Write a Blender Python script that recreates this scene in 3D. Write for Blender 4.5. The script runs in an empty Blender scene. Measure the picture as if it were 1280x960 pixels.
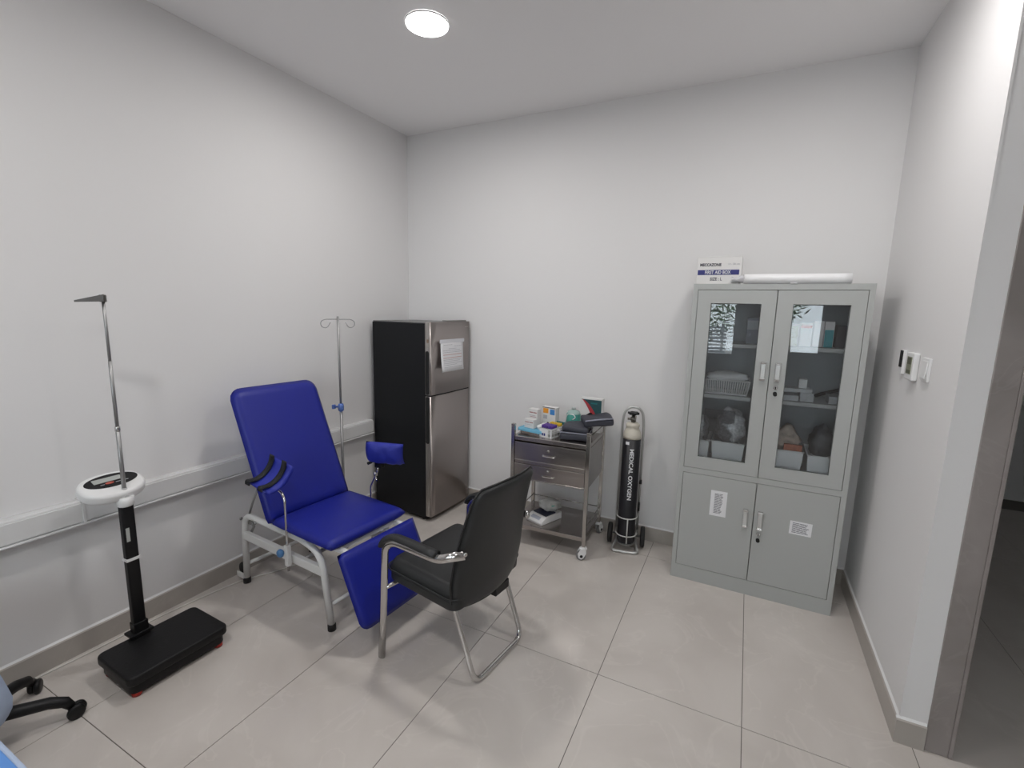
import bpy, bmesh, math, random
from mathutils import Vector, Matrix
random.seed(7)
SC = bpy.context.scene
COL = SC.collection
R = math.radians

# ------------------------------------------------------------------ camera
cam = bpy.data.objects.new('camera', bpy.data.cameras.new('camera'))
COL.objects.link(cam)
cam.data.lens = 16.5446; cam.data.sensor_width = 36; cam.data.clip_start = 0.03
cam.matrix_world = Matrix(((0.89461759, -0.09036485, 0.43759977, 0),
                           (0.44625214, 0.13078534, -0.88529894, 0),
                           (0.02276827, 0.98728384, 0.15732837, 1.66), (0, 0, 0, 1)))
SC.camera = cam
SC.view_settings.view_transform = 'Standard'
SC.view_settings.look = 'None'
SC.view_settings.gamma = 1
SC.view_settings.exposure = 0.0
# ------------------------------------------------------------------ sky
w = bpy.data.worlds.new('sky'); SC.world = w; w.use_nodes = True
bg = w.node_tree.nodes['Background']
bg.inputs[0].default_value = (0.88, 0.94, 1.0, 1); bg.inputs[1].default_value = 7.0
# ------------------------------------------------------------------ lamp powers
LAMP_W = 12.0
LAMP_SPOTS = [(-1.58, 2.14), (0.17, 2.08), (-1.58, 0.1), (0.1, -0.1)]

# ------------------------------------------------------------------ materials
MATS = {}
def mat(name, col, rough=0.5, metal=0.0, spec=0.5, bump=0.0, bscale=60, var=0.0, vscale=8, coat=0.0, aniso=0, emit=None):
    if name in MATS: return MATS[name]
    m = bpy.data.materials.new(name); m.use_nodes = True
    nt = m.node_tree; b = nt.nodes['Principled BSDF']
    b.inputs['Base Color'].default_value = (*col, 1)
    b.inputs['Roughness'].default_value = rough
    b.inputs['Metallic'].default_value = metal
    b.inputs['Specular IOR Level'].default_value = spec
    b.inputs['Coat Weight'].default_value = coat
    if emit: b.inputs['Emission Color'].default_value = (*emit[:3], 1); b.inputs['Emission Strength'].default_value = emit[3]
    tc = nt.nodes.new('ShaderNodeTexCoord')
    if var > 0:
        n = nt.nodes.new('ShaderNodeTexNoise'); n.inputs['Scale'].default_value = vscale; n.inputs['Detail'].default_value = 6
        nt.links.new(tc.outputs['Object'], n.inputs['Vector'])
        mx = nt.nodes.new('ShaderNodeMix'); mx.data_type = 'RGBA'
        mx.inputs[6].default_value = (*[c * (1 - var) for c in col], 1)
        mx.inputs[7].default_value = (*[min(1, c * (1 + var)) for c in col], 1)
        nt.links.new(n.outputs['Fac'], mx.inputs[0]); nt.links.new(mx.outputs[2], b.inputs['Base Color'])
    if bump > 0:
        n2 = nt.nodes.new('ShaderNodeTexNoise'); n2.inputs['Scale'].default_value = bscale; n2.inputs['Detail'].default_value = 4
        nt.links.new(tc.outputs['Object'], n2.inputs['Vector'])
        bp = nt.nodes.new('ShaderNodeBump'); bp.inputs['Strength'].default_value = bump; bp.inputs['Distance'].default_value = 0.002
        nt.links.new(n2.outputs['Fac'], bp.inputs['Height']); nt.links.new(bp.outputs['Normal'], b.inputs['Normal'])
    MATS[name] = m
    return m

def brushed(name, col, rough, axis=2):
    m = mat(name, col, rough, 1.0)
    nt = m.node_tree; b = nt.nodes['Principled BSDF']
    tc = nt.nodes.new('ShaderNodeTexCoord'); mp = nt.nodes.new('ShaderNodeMapping')
    sc = [220, 220, 220]; sc[axis] = 3; mp.inputs['Scale'].default_value = sc
    n = nt.nodes.new('ShaderNodeTexNoise'); n.inputs['Scale'].default_value = 1; n.inputs['Detail'].default_value = 3
    nt.links.new(tc.outputs['Object'], mp.inputs[0]); nt.links.new(mp.outputs[0], n.inputs['Vector'])
    mr = nt.nodes.new('ShaderNodeMapRange'); mr.inputs[3].default_value = rough * 0.75; mr.inputs[4].default_value = rough * 1.25
    nt.links.new(n.outputs['Fac'], mr.inputs[0]); nt.links.new(mr.outputs[0], b.inputs['Roughness'])
    bp = nt.nodes.new('ShaderNodeBump'); bp.inputs['Strength'].default_value = 0.08; bp.inputs['Distance'].default_value = 0.001
    nt.links.new(n.outputs['Fac'], bp.inputs['Height']); nt.links.new(bp.outputs['Normal'], b.inputs['Normal'])
    return m

M_wall = mat('wall_paint', (0.79, 0.78, 0.78), 0.75, bump=0.08, bscale=140)
M_ceil = mat('ceiling_paint', (0.90, 0.89, 0.895), 0.85, bump=0.05, bscale=120)
M_trunk = mat('white_plastic_trunking', (0.74, 0.74, 0.74), 0.22)
M_pvc = mat('white_plastic', (0.80, 0.80, 0.80), 0.35)
M_black = mat('black_plastic', (0.008, 0.008, 0.009), 0.42, spec=0.3, bump=0.1, bscale=300)
M_rubber = mat('black_rubber', (0.015, 0.015, 0.016), 0.6)
M_wpaint = mat('white_powder_coat', (0.72, 0.72, 0.71), 0.32)
M_chrome = mat('chrome', (0.62, 0.61, 0.60), 0.12, 1.0)
M_steelrod = mat('dull_steel', (0.36, 0.36, 0.36), 0.38, 0.8)
M_blue = mat('blue_vinyl', (0.010, 0.017, 0.25), 0.40, spec=0.38, bump=0.25, bscale=400, var=0.06, vscale=5)
M_bluecloth = mat('blue_padded_cover', (0.020, 0.030, 0.32), 0.5, spec=0.4, bump=0.5, bscale=60)
M_strap = mat('black_webbing', (0.012, 0.013, 0.016), 0.8, bump=0.4, bscale=500)
M_bknob = mat('blue_knob_plastic', (0.07, 0.20, 0.42), 0.35)
M_leather = mat('black_leatherette', (0.022, 0.023, 0.024), 0.42, spec=0.4, bump=0.3, bscale=350)
M_cab = mat('grey_powder_coated_steel', (0.425, 0.435, 0.425), 0.38, bump=0.06, bscale=500)
M_cabin = mat('cabinet_interior_grey', (0.36, 0.39, 0.41), 0.5)
M_dark = mat('dark_gap', (0.01, 0.01, 0.01), 0.8)
M_fridge_side = mat('fridge_black_side', (0.007, 0.008, 0.010), 0.5, spec=0.3)
M_fridge = brushed('fridge_steel_door', (0.36, 0.325, 0.31), 0.34, 1)
M_fr_trim = brushed('fridge_edge_trim', (0.50, 0.48, 0.46), 0.28, 2)
M_ss = brushed('stainless_steel', (0.43, 0.40, 0.385), 0.24, 0)
M_sspost = mat('polished_stainless', (0.52, 0.50, 0.48), 0.16, 1.0)
M_paper = mat('paper', (0.80, 0.80, 0.82), 0.7)
M_ink = mat('printing_ink', (0.10, 0.10, 0.12), 0.7)
M_inkl = mat('pale_printing_ink', (0.45, 0.45, 0.48), 0.7)
M_inkr = mat('red_printing_ink', (0.55, 0.28, 0.24), 0.7)
M_cream = mat('cream_painted_shoulder', (0.62, 0.58, 0.50), 0.5, var=0.12, vscale=30)
M_cyl = mat('black_painted_cylinder', (0.012, 0.012, 0.016), 0.45)
M_frame = mat('silver_painted_tube', (0.55, 0.55, 0.54), 0.30, 0.6)
M_white_text = mat('white_lettering', (0.75, 0.76, 0.78), 0.6)
M_navy = mat('navy_print', (0.035, 0.04, 0.19), 0.6)
M_carton = mat('white_carton', (0.74, 0.73, 0.72), 0.6)
M_ldblue = mat('light_blue_cloth', (0.38, 0.46, 0.61), 0.85, bump=0.3, bscale=200)
M_bed = mat('blue_sheet_border', (0.10, 0.26, 0.62), 0.7)
M_bedw = mat('white_sheet', (0.62, 0.64, 0.72), 0.75, bump=0.3, bscale=40)
M_red = mat('red_plastic', (0.45, 0.03, 0.02), 0.4)
M_bag = mat('dark_grey_nylon', (0.040, 0.042, 0.058), 0.55, bump=0.3, bscale=300)
M_cable = mat('pale_cable_sheath', (0.66, 0.64, 0.60), 0.4)
M_green = mat('leaf_green', (0.05, 0.12, 0.03), 0.5)
M_lilac = mat('silver_blue_fabric_trim', (0.30, 0.31, 0.38), 0.45)

def glass_mat(name, tint, ior=1.5, rough=0.0, base_mix=0.0):
    m = bpy.data.materials.new(name); m.use_nodes = True; nt = m.node_tree
    nt.nodes.clear()
    o = nt.nodes.new('ShaderNodeOutputMaterial'); t = nt.nodes.new('ShaderNodeBsdfTransparent'); g = nt.nodes.new('ShaderNodeBsdfGlossy')
    f = nt.nodes.new('ShaderNodeFresnel'); mx = nt.nodes.new('ShaderNodeMixShader')
    f.inputs[0].default_value = ior; t.inputs[0].default_value = (*tint, 1); g.inputs['Roughness'].default_value = rough
    nt.links.new(f.outputs[0], mx.inputs[0]); nt.links.new(t.outputs[0], mx.inputs[1]); nt.links.new(g.outputs[0], mx.inputs[2])
    nt.links.new(mx.outputs[0], o.inputs[0]); MATS[name] = m
    return m
M_glass = glass_mat('cabinet_glass', (0.97, 0.98, 0.99), 1.62)
M_wglass = glass_mat('window_glass', (0.94, 0.96, 0.96))
M_film = glass_mat('clear_plastic_film', (0.78, 0.80, 0.82), 1.5, 0.15)
M_bottle = glass_mat('clear_green_plastic', (0.68, 0.86, 0.80), 1.5, 0.08)

def tile_mat(name, c1, c2, rough):
    m = bpy.data.materials.new(name); m.use_nodes = True; nt = m.node_tree; b = nt.nodes['Principled BSDF']
    g = nt.nodes.new('ShaderNodeNewGeometry')
    n1 = nt.nodes.new('ShaderNodeTexNoise'); n1.inputs['Scale'].default_value = 2.2; n1.inputs['Detail'].default_value = 8; n1.inputs['Distortion'].default_value = 0.8
    n2 = nt.nodes.new('ShaderNodeTexNoise'); n2.inputs['Scale'].default_value = 2.6; n2.inputs['Detail'].default_value = 5; n2.inputs['Distortion'].default_value = 1.2
    nt.links.new(g.outputs['Position'], n1.inputs['Vector']); nt.links.new(g.outputs['Position'], n2.inputs['Vector'])
    cr = nt.nodes.new('ShaderNodeValToRGB'); cr.color_ramp.elements[0].position = 0.3; cr.color_ramp.elements[1].position = 0.7
    cr.color_ramp.elements[0].color = (*c1, 1); cr.color_ramp.elements[1].color = (*c2, 1)
    nt.links.new(n1.outputs['Fac'], cr.inputs[0])
    vr = nt.nodes.new('ShaderNodeValToRGB'); e = vr.color_ramp.elements
    e[0].position = 0.485; e[0].color = (0, 0, 0, 1); e[1].position = 0.515; e[1].color = (0, 0, 0, 1)
    k = e.new(0.5); k.color = (1, 1, 1, 1)
    nt.links.new(n2.outputs['Fac'], vr.inputs[0])
    mx = nt.nodes.new('ShaderNodeMix'); mx.data_type = 'RGBA'; mx.inputs[7].default_value = (*[min(1, c * 1.18) for c in c2], 1)
    ml = nt.nodes.new('ShaderNodeMath'); ml.operation = 'MULTIPLY'; ml.inputs[1].default_value = 0.20
    nt.links.new(vr.outputs[0], ml.inputs[0]); nt.links.new(ml.outputs[0], mx.inputs[0]); nt.links.new(cr.outputs[0], mx.inputs[6])
    nt.links.new(mx.outputs[2], b.inputs['Base Color'])
    b.inputs['Roughness'].default_value = rough; b.inputs['Specular IOR Level'].default_value = 0.42
    MATS[name] = m
    return m
M_tile = tile_mat('porcelain_tile', (0.555, 0.512, 0.476), (0.64, 0.598, 0.56), 0.15)
M_base = tile_mat('porcelain_skirting', (0.40, 0.368, 0.335), (0.455, 0.42, 0.385), 0.3)
M_clad = tile_mat('grey_brown_cladding', (0.22, 0.195, 0.185), (0.34, 0.305, 0.295), 0.4)
M_grout = mat('grout', (0.16, 0.145, 0.13), 0.9)

# ------------------------------------------------------------------ mesh helpers
def newbm(): return bmesh.new()
def V(*a): return Vector(a)

def add_box(bm, lo, hi, bev=0.0, seg=2, M=None):
    lo = Vector(lo); hi = Vector(hi)
    r = bmesh.ops.create_cube(bm, size=1)
    vs = r['verts']; c = (lo + hi) / 2; s = hi - lo
    for v in vs: v.co = Vector((v.co.x * s.x, v.co.y * s.y, v.co.z * s.z)) + c
    if bev > 0:
        es = list({e for v in vs for e in v.link_edges})
        rr = bmesh.ops.bevel(bm, geom=es, offset=bev, segments=seg, profile=0.5, affect='EDGES')
        vs = list({v for f in rr['faces'] for v in f.verts} | {v for v in vs if v.is_valid})
    if M is not None:
        for v in vs: v.co = M @ v.co
    return vs

def fillet(pts, rad, n=6):
    pts = [Vector(p) for p in pts]
    if rad <= 0: return pts
    out = [pts[0]]
    for i in range(1, len(pts) - 1):
        a, b, c = pts[i - 1], pts[i], pts[i + 1]
        u = (a - b); v = (c - b); r = min(rad, u.length * 0.49, v.length * 0.49)
        p0 = b + u.normalized() * r; p1 = b + v.normalized() * r
        for k in range(n + 1):
            t = k / n; out.append(p0 * (1 - t) ** 2 + b * 2 * t * (1 - t) + p1 * t * t)
    out.append(pts[-1])
    return out

def add_tube(bm, pts, r, seg=12, fil=0.0, caps=True, closed=False, sec=None):
    """sweep a circle (or section sec: list of (a,b)) along pts"""
    P = fillet(pts, fil) if fil and not isinstance(r, (list, tuple)) else [Vector(p) for p in pts]
    Q = [P[0]]
    for p in P[1:]:
        if (p - Q[-1]).length > 1e-5: Q.append(p)
    P = Q; n = len(P)
    T = []
    for i in range(n):
        if closed: d = P[(i + 1) % n] - P[i - 1]
        else: d = P[min(i + 1, n - 1)] - P[max(i - 1, 0)]
        T.append(d.normalized())
    up = Vector((0, 0, 1)) if abs(T[0].z) < 0.9 else Vector((0, 1, 0))
    N = (up - T[0] * up.dot(T[0])).normalized()
    rings = []
    S = sec or [(math.cos(2 * math.pi * k / seg), math.sin(2 * math.pi * k / seg)) for k in range(seg)]
    for i in range(n):
        if i:
            N = (N - T[i] * N.dot(T[i])).normalized()
        B = T[i].cross(N)
        rr = r[i] if isinstance(r, (list, tuple)) else r
        if sec: rr = 1
        rings.append([bm.verts.new(P[i] + (N * a + B * b) * rr) for a, b in S])
    m = len(S)
    rng = n if closed else n - 1
    for i in range(rng):
        A = rings[i]; Bn = rings[(i + 1) % n]
        for k in range(m):
            f = bm.faces.new((A[k], A[(k + 1) % m], Bn[(k + 1) % m], Bn[k])); f.smooth = (sec is None)
    if caps and not closed:
        bm.faces.new(rings[0][::-1]); bm.faces.new(rings[-1])
    return rings

def add_lathe(bm, prof, seg=32, M=None, cap=True):
    rings = []
    for r, z in prof:
        rings.append([bm.verts.new((r * math.cos(2 * math.pi * k / seg), r * math.sin(2 * math.pi * k / seg), z)) for k in range(seg)])
    for i in range(len(rings) - 1):
        for k in range(seg):
            f = bm.faces.new((rings[i][k], rings[i][(k + 1) % seg], rings[i + 1][(k + 1) % seg], rings[i + 1][k])); f.smooth = True
    if cap:
        bm.faces.new(rings[0][::-1]); bm.faces.new(rings[-1])
    if M is not None:
        for rg in rings:
            for v in rg: v.co = M @ v.co

def rrect(w, h, r, n=5, r2=None):
    """rounded rectangle outline centred, ccw; r bottom corners, r2 top corners"""
    r2 = r if r2 is None else r2; out = []
    for cx, cy, a, rr in ((w / 2, h / 2, 0, r2), (-w / 2, h / 2, 90, r2), (-w / 2, -h / 2, 180, r), (w / 2, -h / 2, 270, r)):
        x = cx - math.copysign(rr, cx); y = cy - math.copysign(rr, cy)
        for k in range(n + 1):
            t = R(a + 90 * k / n); out.append((x + rr * math.cos(t), y + rr * math.sin(t)))
    return out

def add_prism(bm, outline, t, M=None, bev=0.0, seg=3, smooth=False):
    """outline in xy, extruded from z=-t/2..t/2, edges rounded with bev"""
    o = [Vector((x, y)) for x, y in outline]; n = len(o)
    cen = sum(o, Vector((0, 0))) / n
    layers = []
    def inset(d):
        res = []
        for i in range(n):
            a, b, c = o[i - 1], o[i], o[(i + 1) % n]
            e1 = (b - a); e2 = (c - b)
            n1 = Vector((-e1.y, e1.x)); n2 = Vector((-e2.y, e2.x))
            if n1.length < 1e-9: n1 = n2.copy()
            if n2.length < 1e-9: n2 = n1.copy()
            n1.normalize(); n2.normalize()
            nn = n1 + n2
            if nn.length < 1e-6: nn = n1
            nn.normalize(); dd = d / max(0.5, nn.dot(n1)); res.append(b + nn * dd)
        return res
    if bev > 0:
        for k in range(seg + 1):
            a = R(90 * k / seg); layers.append((inset(bev * (1 - math.sin(a))), -t / 2 + bev * (1 - math.cos(a))))
        for k in range(seg + 1):
            a = R(90 * (1 - k / seg)); layers.append((inset(bev * (1 - math.sin(a))), t / 2 - bev * (1 - math.cos(a))))
    else: layers = [(o, -t / 2), (o, t / 2)]
    rings = [[bm.verts.new((p.x, p.y, z)) for p in pts] for pts, z in layers]
    for i in range(len(rings) - 1):
        for k in range(n):
            f = bm.faces.new((rings[i][k], rings[i][(k + 1) % n], rings[i + 1][(k + 1) % n], rings[i + 1][k])); f.smooth = smooth or bev > 0
    bm.faces.new(rings[0][::-1]); bm.faces.new(rings[-1])
    if M is not None:
        for rg in rings:
            for v in rg: v.co = M @ v.co
    return rings

def basis(o, x, y):
    x = Vector(x).normalized(); y = Vector(y); y = (y - x * x.dot(y)).normalized(); z = x.cross(y)
    return Matrix(((x.x, y.x, z.x, o[0]), (x.y, y.y, z.y, o[1]), (x.z, y.z, z.z, o[2]), (0, 0, 0, 1)))

def add_cushion(bm, w, h, t, rc, M, crown=0.012, nx=14, ny=14, edge=0.012, r2=None, bend=0.0):
    """soft pad: rounded-rect plan, crowned both faces; bend curves it about local y"""
    def half(sgn):
        g = []
        for j in range(ny + 1):
            row = []
            for i in range(nx + 1):
                u = -1 + 2 * i / nx; v = -1 + 2 * j / ny
                x = u * w / 2; y = v * h / 2
                r = rc if v < 0 else (rc if r2 is None else r2)
                # clamp into rounded rect
                ax = abs(x) - (w / 2 - r); ay = abs(y) - (h / 2 - r)
                if ax > 0 and ay > 0:
                    l = max(ax, ay); d = math.hypot(ax, ay); s = l / d
                    x = math.copysign(w / 2 - r + ax * s, x); y = math.copysign(h / 2 - r + ay * s, y)
                m_ = max(abs(u), abs(v)); k = 1 - m_
                ed = min(1, k / 0.14); prof = math.sqrt(max(0, 1 - (1 - ed) ** 2))
                z = sgn * (t / 2 * prof + crown * (1 - u * u) * (1 - v * v))
                g_ = (x, y, z + bend * (u * u))
                row.append(g_)
            g.append(row)
        return g
    top = half(1); bot = half(-1); tv = []; bv = []
    for j in range(ny + 1):
        tv.append([bm.verts.new(M @ Vector(p)) for p in top[j]])
    for j in range(ny + 1):
        row = []
        for i in range(nx + 1):
            if i in (0, nx) or j in (0, ny): row.append(tv[j][i])
            else: row.append(bm.verts.new(M @ Vector(bot[j][i])))
        bv.append(row)
    for j in range(ny):
        for i in range(nx):
            f = bm.faces.new((tv[j][i], tv[j][i + 1], tv[j + 1][i + 1], tv[j + 1][i])); f.smooth = True
            f = bm.faces.new((bv[j][i], bv[j + 1][i], bv[j + 1][i + 1], bv[j][i + 1])); f.smooth = True

def obj(name, bm, m, parent=None, world=True, kind=None, label=None):
    """link a bmesh; when parent is an Empty with a location and world=True, the geometry was built in the parent's local frame"""
    bmesh.ops.recalc_face_normals(bm, faces=bm.faces)
    me = bpy.data.meshes.new(name); bm.to_mesh(me); bm.free(); me.materials.append(m)
    o = bpy.data.objects.new(name, me); COL.objects.link(o)
    if parent is not None: o.parent = parent
    if kind: o['kind'] = kind
    if label: o['label'] = label
    return o

def thing(name, label, cat, loc=(0, 0, 0), rz=0, group=None, parent=None):
    o = bpy.data.objects.new(name, None); COL.objects.link(o); o.location = loc; o.rotation_euler = (0, 0, rz)
    o.empty_display_size = 0.1
    o['label'] = label; o['category'] = cat
    if group: o['group'] = group
    return o

def tag(o, label, cat, group=None):
    o['label'] = label; o['category'] = cat
    if group: o['group'] = group
    return o

def box(name, lo, hi, m, parent=None, bev=0.0, **k):
    bm = newbm(); add_box(bm, lo, hi, bev); return obj(name, bm, m, parent, **k)
def tube(name, pts, r, m, parent=None, **k):
    lab = k.pop('label', None); bm = newbm(); add_tube(bm, pts, r, **k); return obj(name, bm, m, parent, label=lab)
def struct(o): o['kind'] = 'structure'; return o

def add_text(bm, s, size, M, ext=0.0004, font_w=1.0, cyl=None, bold=0.0):
    c = bpy.data.curves.new('t', 'FONT'); c.body = s; c.size = size; c.align_x = 'CENTER'; c.align_y = 'CENTER'
    c.extrude = ext; c.offset = bold; c.resolution_u = 3
    t = bpy.data.objects.new('t', c); COL.objects.link(t)
    dg = bpy.context.evaluated_depsgraph_get(); me = bpy.data.meshes.new_from_object(t.evaluated_get(dg))
    b2 = bmesh.new(); b2.from_mesh(me)
    if cyl:
        ys = [v.co.y for v in b2.verts]; y0, y1 = min(ys), max(ys); k = 1
        while y0 + k * 0.006 < y1:
            bmesh.ops.bisect_plane(b2, geom=list(b2.verts) + list(b2.edges) + list(b2.faces), plane_co=(0, y0 + k * 0.006, 0), plane_no=(0, 1, 0)); k += 1
    for v in b2.verts:
        v.co.x *= font_w
        v.co = cyl(v.co) if cyl else M @ v.co
    tmp = bpy.data.meshes.new('tmp'); b2.to_mesh(tmp); b2.free(); bm.from_mesh(tmp)
    bpy.data.objects.remove(t); bpy.data.curves.remove(c); bpy.data.meshes.remove(me); bpy.data.meshes.remove(tmp)

# ================================================================== THE ROOM
XL, YB, ZC, XR, YS, YR, XE = -2.70, 3.37, 3.07, 0.675, 2.155, -2.2, 2.55   # left, back, ceiling, right partition, its end, rear wall, far east
# floor: grout bed + tiles as parts
floor = struct(box('floor', (XL - .1, YR - .1, -0.06), (3.9, 6.0, -0.002), M_grout))
tile_meshes = {}
g = 0.0015
xs = [-1.076 + 0.6 * k for k in range(-3, 9)]; ys = [1.93 + 1.2 * k for k in range(-4, 4)]
for i in range(len(xs) - 1):
    for j in range(len(ys) - 1):
        x0, x1 = max(xs[i], XL - .02), min(xs[i + 1], 3.85); y0, y1 = max(ys[j], YR - .02), min(ys[j + 1], 5.9)
        if x1 - x0 < .02 or y1 - y0 < .02: continue
        if x1 < XR + .02 and y0 >= YB: continue
        if x1 < XR + .02: y1 = min(y1, YB + 0.0)
        key = (round(x1 - x0, 4), round(y1 - y0, 4))
        if key not in tile_meshes:
            b = newbm(); add_box(b, (g, g, -0.008), (key[0] - g, key[1] - g, 0.0), 0.0004, 1)
            me = bpy.data.meshes.new('tile'); b.to_mesh(me); b.free(); me.materials.append(M_tile); tile_meshes[key] = me
        o = bpy.data.objects.new('tile', tile_meshes[key]); COL.objects.link(o); o.parent = floor; o.location = (x0, y0, 0)
struct(box('ceiling', (XL - .1, YR - .1, ZC), (3.9, 6.0, ZC + .1), M_ceil))
struct(box('wall_left', (XL - .15, YR - .1, -.05), (XL, YB + .15, ZC + .02), M_wall))
struct(box('wall_back', (XL - .02, YB, -.05), (XR, YB + .15, ZC + .02), M_wall))
struct(box('wall_right', (XR, YS, -.05), (XR + .085, 5.9, ZC + .02), M_wall))
struct(box('wall_east', (XE + 1.0, YR - .1, -.05), (XE + 1.15, 6.0, ZC + .02), M_wall))
struct(box('wall_corridor', (XR, 5.85, -.05), (XE + 1.2, 6.0, ZC + .02), M_wall))
struct(box('wall_header', (XR + .085, YS, 2.45), (XE + 1.0, YS + .17, ZC + .01), M_wall))
struct(box('wall_side', (2.0, YS, -.05), (XE + 1.0, YS + .17, 2.46), M_wall))
for x_, y_ in ((XR, YS),):
    bm = newbm(); add_box(bm, (x_ - .0015, y_ - .0015, .106), (x_ + .006, y_ + .006, ZC)); struct(obj('trim_3', bm, M_wall))
# cladding on the corridor face of the partition
cl = struct(box('trim_1', (XR + .085, YS - .004, 0.0), (XR + .158, 5.85, 2.45), M_clad, bev=.003))
struct(box('trim_2', (XR + .158, YS - .006, 0.0), (XR + .170, YS + .03, 2.45), M_clad, bev=.002))
# skirting with pale chamfer cap
def skirting(name, a, b, nrm):
    a = Vector(a); b = Vector(b); n = Vector(nrm); bm = newbm()
    t = .012; hh = .105
    prof = [(0, 0.0), (t, 0.0), (t, hh - .006), (t - .006, hh), (0, hh)]
    L = []
    for p in (a, b): L.append([bm.verts.new(p + n * q[0] + Vector((0, 0, q[1]))) for q in prof])
    for k in range(5): bm.faces.new((L[0][k], L[0][(k + 1) % 5], L[1][(k + 1) % 5], L[1][k]))
    bm.faces.new(L[0]); bm.faces.new(L[1])
    s = struct(obj(name, bm, M_base))
    bm = newbm(); L = []
    prof = [(0, hh - .001), (t - .005, hh - .001), (0, hh + .008)]
    for p in (a, b): L.append([bm.verts.new(p + n * q[0] + Vector((0, 0, q[1]))) for q in prof])
    for k in range(3): bm.faces.new((L[0][k], L[0][(k + 1) % 3], L[1][(k + 1) % 3], L[1][k]))
    bm.faces.new(L[0]); bm.faces.new(L[1])
    obj('caulk_line', bm, M_pvc, s)
skirting('baseboard_left', (XL, YR, 0), (XL, YB, 0), (1, 0, 0))
skirting('baseboard_back', (XL, YB, 0), (XR, YB, 0), (0, -1, 0))
skirting('baseboard_right', (XR, YS, 0), (XR, YB, 0), (-1, 0, 0))
skirting('baseboard_end', (XR - .012, YS, 0), (XR + .083, YS, 0), (0, -1, 0))

# rear wall with two windows (daylight; mirrored in the cabinet glass)
W1 = (-1.75, -0.16, 1.0, 2.5); W2 = (0.30, 0.99, 1.08, 2.5)
def rearwall():
    bm = newbm(); y0, y1 = YR - .15, YR
    add_box(bm, (XL - .1, y0, -.05), (XE + 1.1, y1, 1.0)); add_box(bm, (XL - .1, y0, 2.5), (XE + 1.1, y1, ZC + .02))
    add_box(bm, (XL - .1, y0, 1.0), (W1[0], y1, 2.5)); add_box(bm, (W1[1], y0, 1.0), (W2[0], y1, 2.5))
    add_box(bm, (W2[1], y0, 1.0), (XE + 1.1, y1, 2.5)); add_box(bm, (W2[0], y0, 1.0), (W2[1], y1, W2[2]))
    struct(obj('wall_rear', bm, M_wall))
rearwall()
for i, W in enumerate((W1, W2)):
    wd = struct(box('window_%d' % (i + 1), (W[0], YR - .09, W[2]), (W[1], YR - .084, W[3]), M_wglass))
    bm = newbm(); t = .035
    for lo, hi in (((W[0], W[2]), (W[0] + t, W[3])), ((W[1] - t, W[2]), (W[1], W[3])), ((W[0], W[2]), (W[1], W[2] + t)), ((W[0], W[3] - t), (W[1], W[3]))):
        add_box(bm, (lo[0], YR - .11, lo[1]), (hi[0], YR - .06, hi[1]))
    if i == 0: add_box(bm, (W[0] + .78, YR - .11, W[2]), (W[0] + .82, YR - .06, W[3]))
    obj('window_frame', bm, M_pvc, wd)
# outside, seen only as a reflection: ground, slatted fence, a tree
struct(box('ground', (-14, -22, -.4), (14, YR - .16, -.3), mat('paving_outside', (0.35, 0.34, 0.32), 0.9)))
fn = thing('slatted_fence', 'slatted screen outside the window, seen mirrored in the left cabinet door', 'fence', (-1.4, -5.2, -.3))
for k in range(21):
    box('slat', (-3.2, -.012, 0.15 + k * .075), (1.0, .012, 0.190 + k * .075), mat('fence_paint', (0.30, 0.31, 0.33), 0.6), fn)
for x in (-3.0, -1.2, .1, .9): box('post', (x, .013, 0), (x + .05, .07, 1.75), MATS['fence_paint'], fn)
def tree(loc, h, rad, n, ls, label):
    t = thing('tree', label, 'tree', loc)
    tube('trunk', [(0, 0, 0), (.05, 0, h * .4), (-.03, .03, h * .8)], .07, mat('bark', (.10, .07, .05), .9), t)
    bm = newbm(); rnd = random.Random(int(h * 100))
    for k in range(n):
        a, b_ = rnd.uniform(0, 6.283), math.acos(rnd.uniform(-1, 1)); rr = rad * rnd.uniform(.35, 1) ** .5
        c = Vector((rr * math.sin(b_) * math.cos(a), rr * math.sin(b_) * math.sin(a), h * .75 + rr * math.cos(b_)))
        d = Vector((rnd.gauss(0, 1), rnd.gauss(0, 1), rnd.gauss(0, .6))).normalized() * ls; s = d.orthogonal().normalized() * ls * .22
        bm.faces.new([bm.verts.new(c + q) for q in (-d, s, d, -s)])
    obj('foliage', bm, M_green, t, kind='stuff')
tree((-1.6, -7.8, -.3), 4.0, 2.1, 3600, .10, 'leafy tree beyond the slatted screen, mirrored in the left cabinet door')
tree((0.62, -4.0, -.3), 2.95, 0.36, 130, .085, 'sparse leafy branches outside, mirrored in the right cabinet door')

# ceiling downlights
for k, (x, y) in enumerate(LAMP_SPOTS):
    t = thing('ceiling_light', 'lit round white flush light on the ceiling, the only one in view' if k == 0 else 'round flush ceiling light out of view behind or beside the camera', 'light', (x, y, ZC), 0, 'round ceiling downlights')
    bm = newbm(); add_lathe(bm, [(.1065, -.001), (.110, -.002), (.110, -.008), (.108, -.010), (.1065, -.009)], 40, cap=False); obj('rim', bm, M_pvc, t)
    bm = newbm(); add_lathe(bm, [(.1065, -.009), (.106, -.012), (.06, -.016), (.001, -.0165)], 40)
    obj('diffuser', bm, mat('lit_diffuser', (1, 1, 1), .5, emit=(1, .985, .97, 9.0)), t)
    L = bpy.data.lights.new('downlight', 'AREA'); L.shape = 'DISK'; L.size = .19; L.energy = LAMP_W * (0.85 if k == 1 else 1.0); L.color = (1.0, .975, .955); L.spread = R(178)
    lo = bpy.data.objects.new('downlight_beam', L); COL.objects.link(lo); lo.parent = t; lo.location = (0, 0, -.022)

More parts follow.
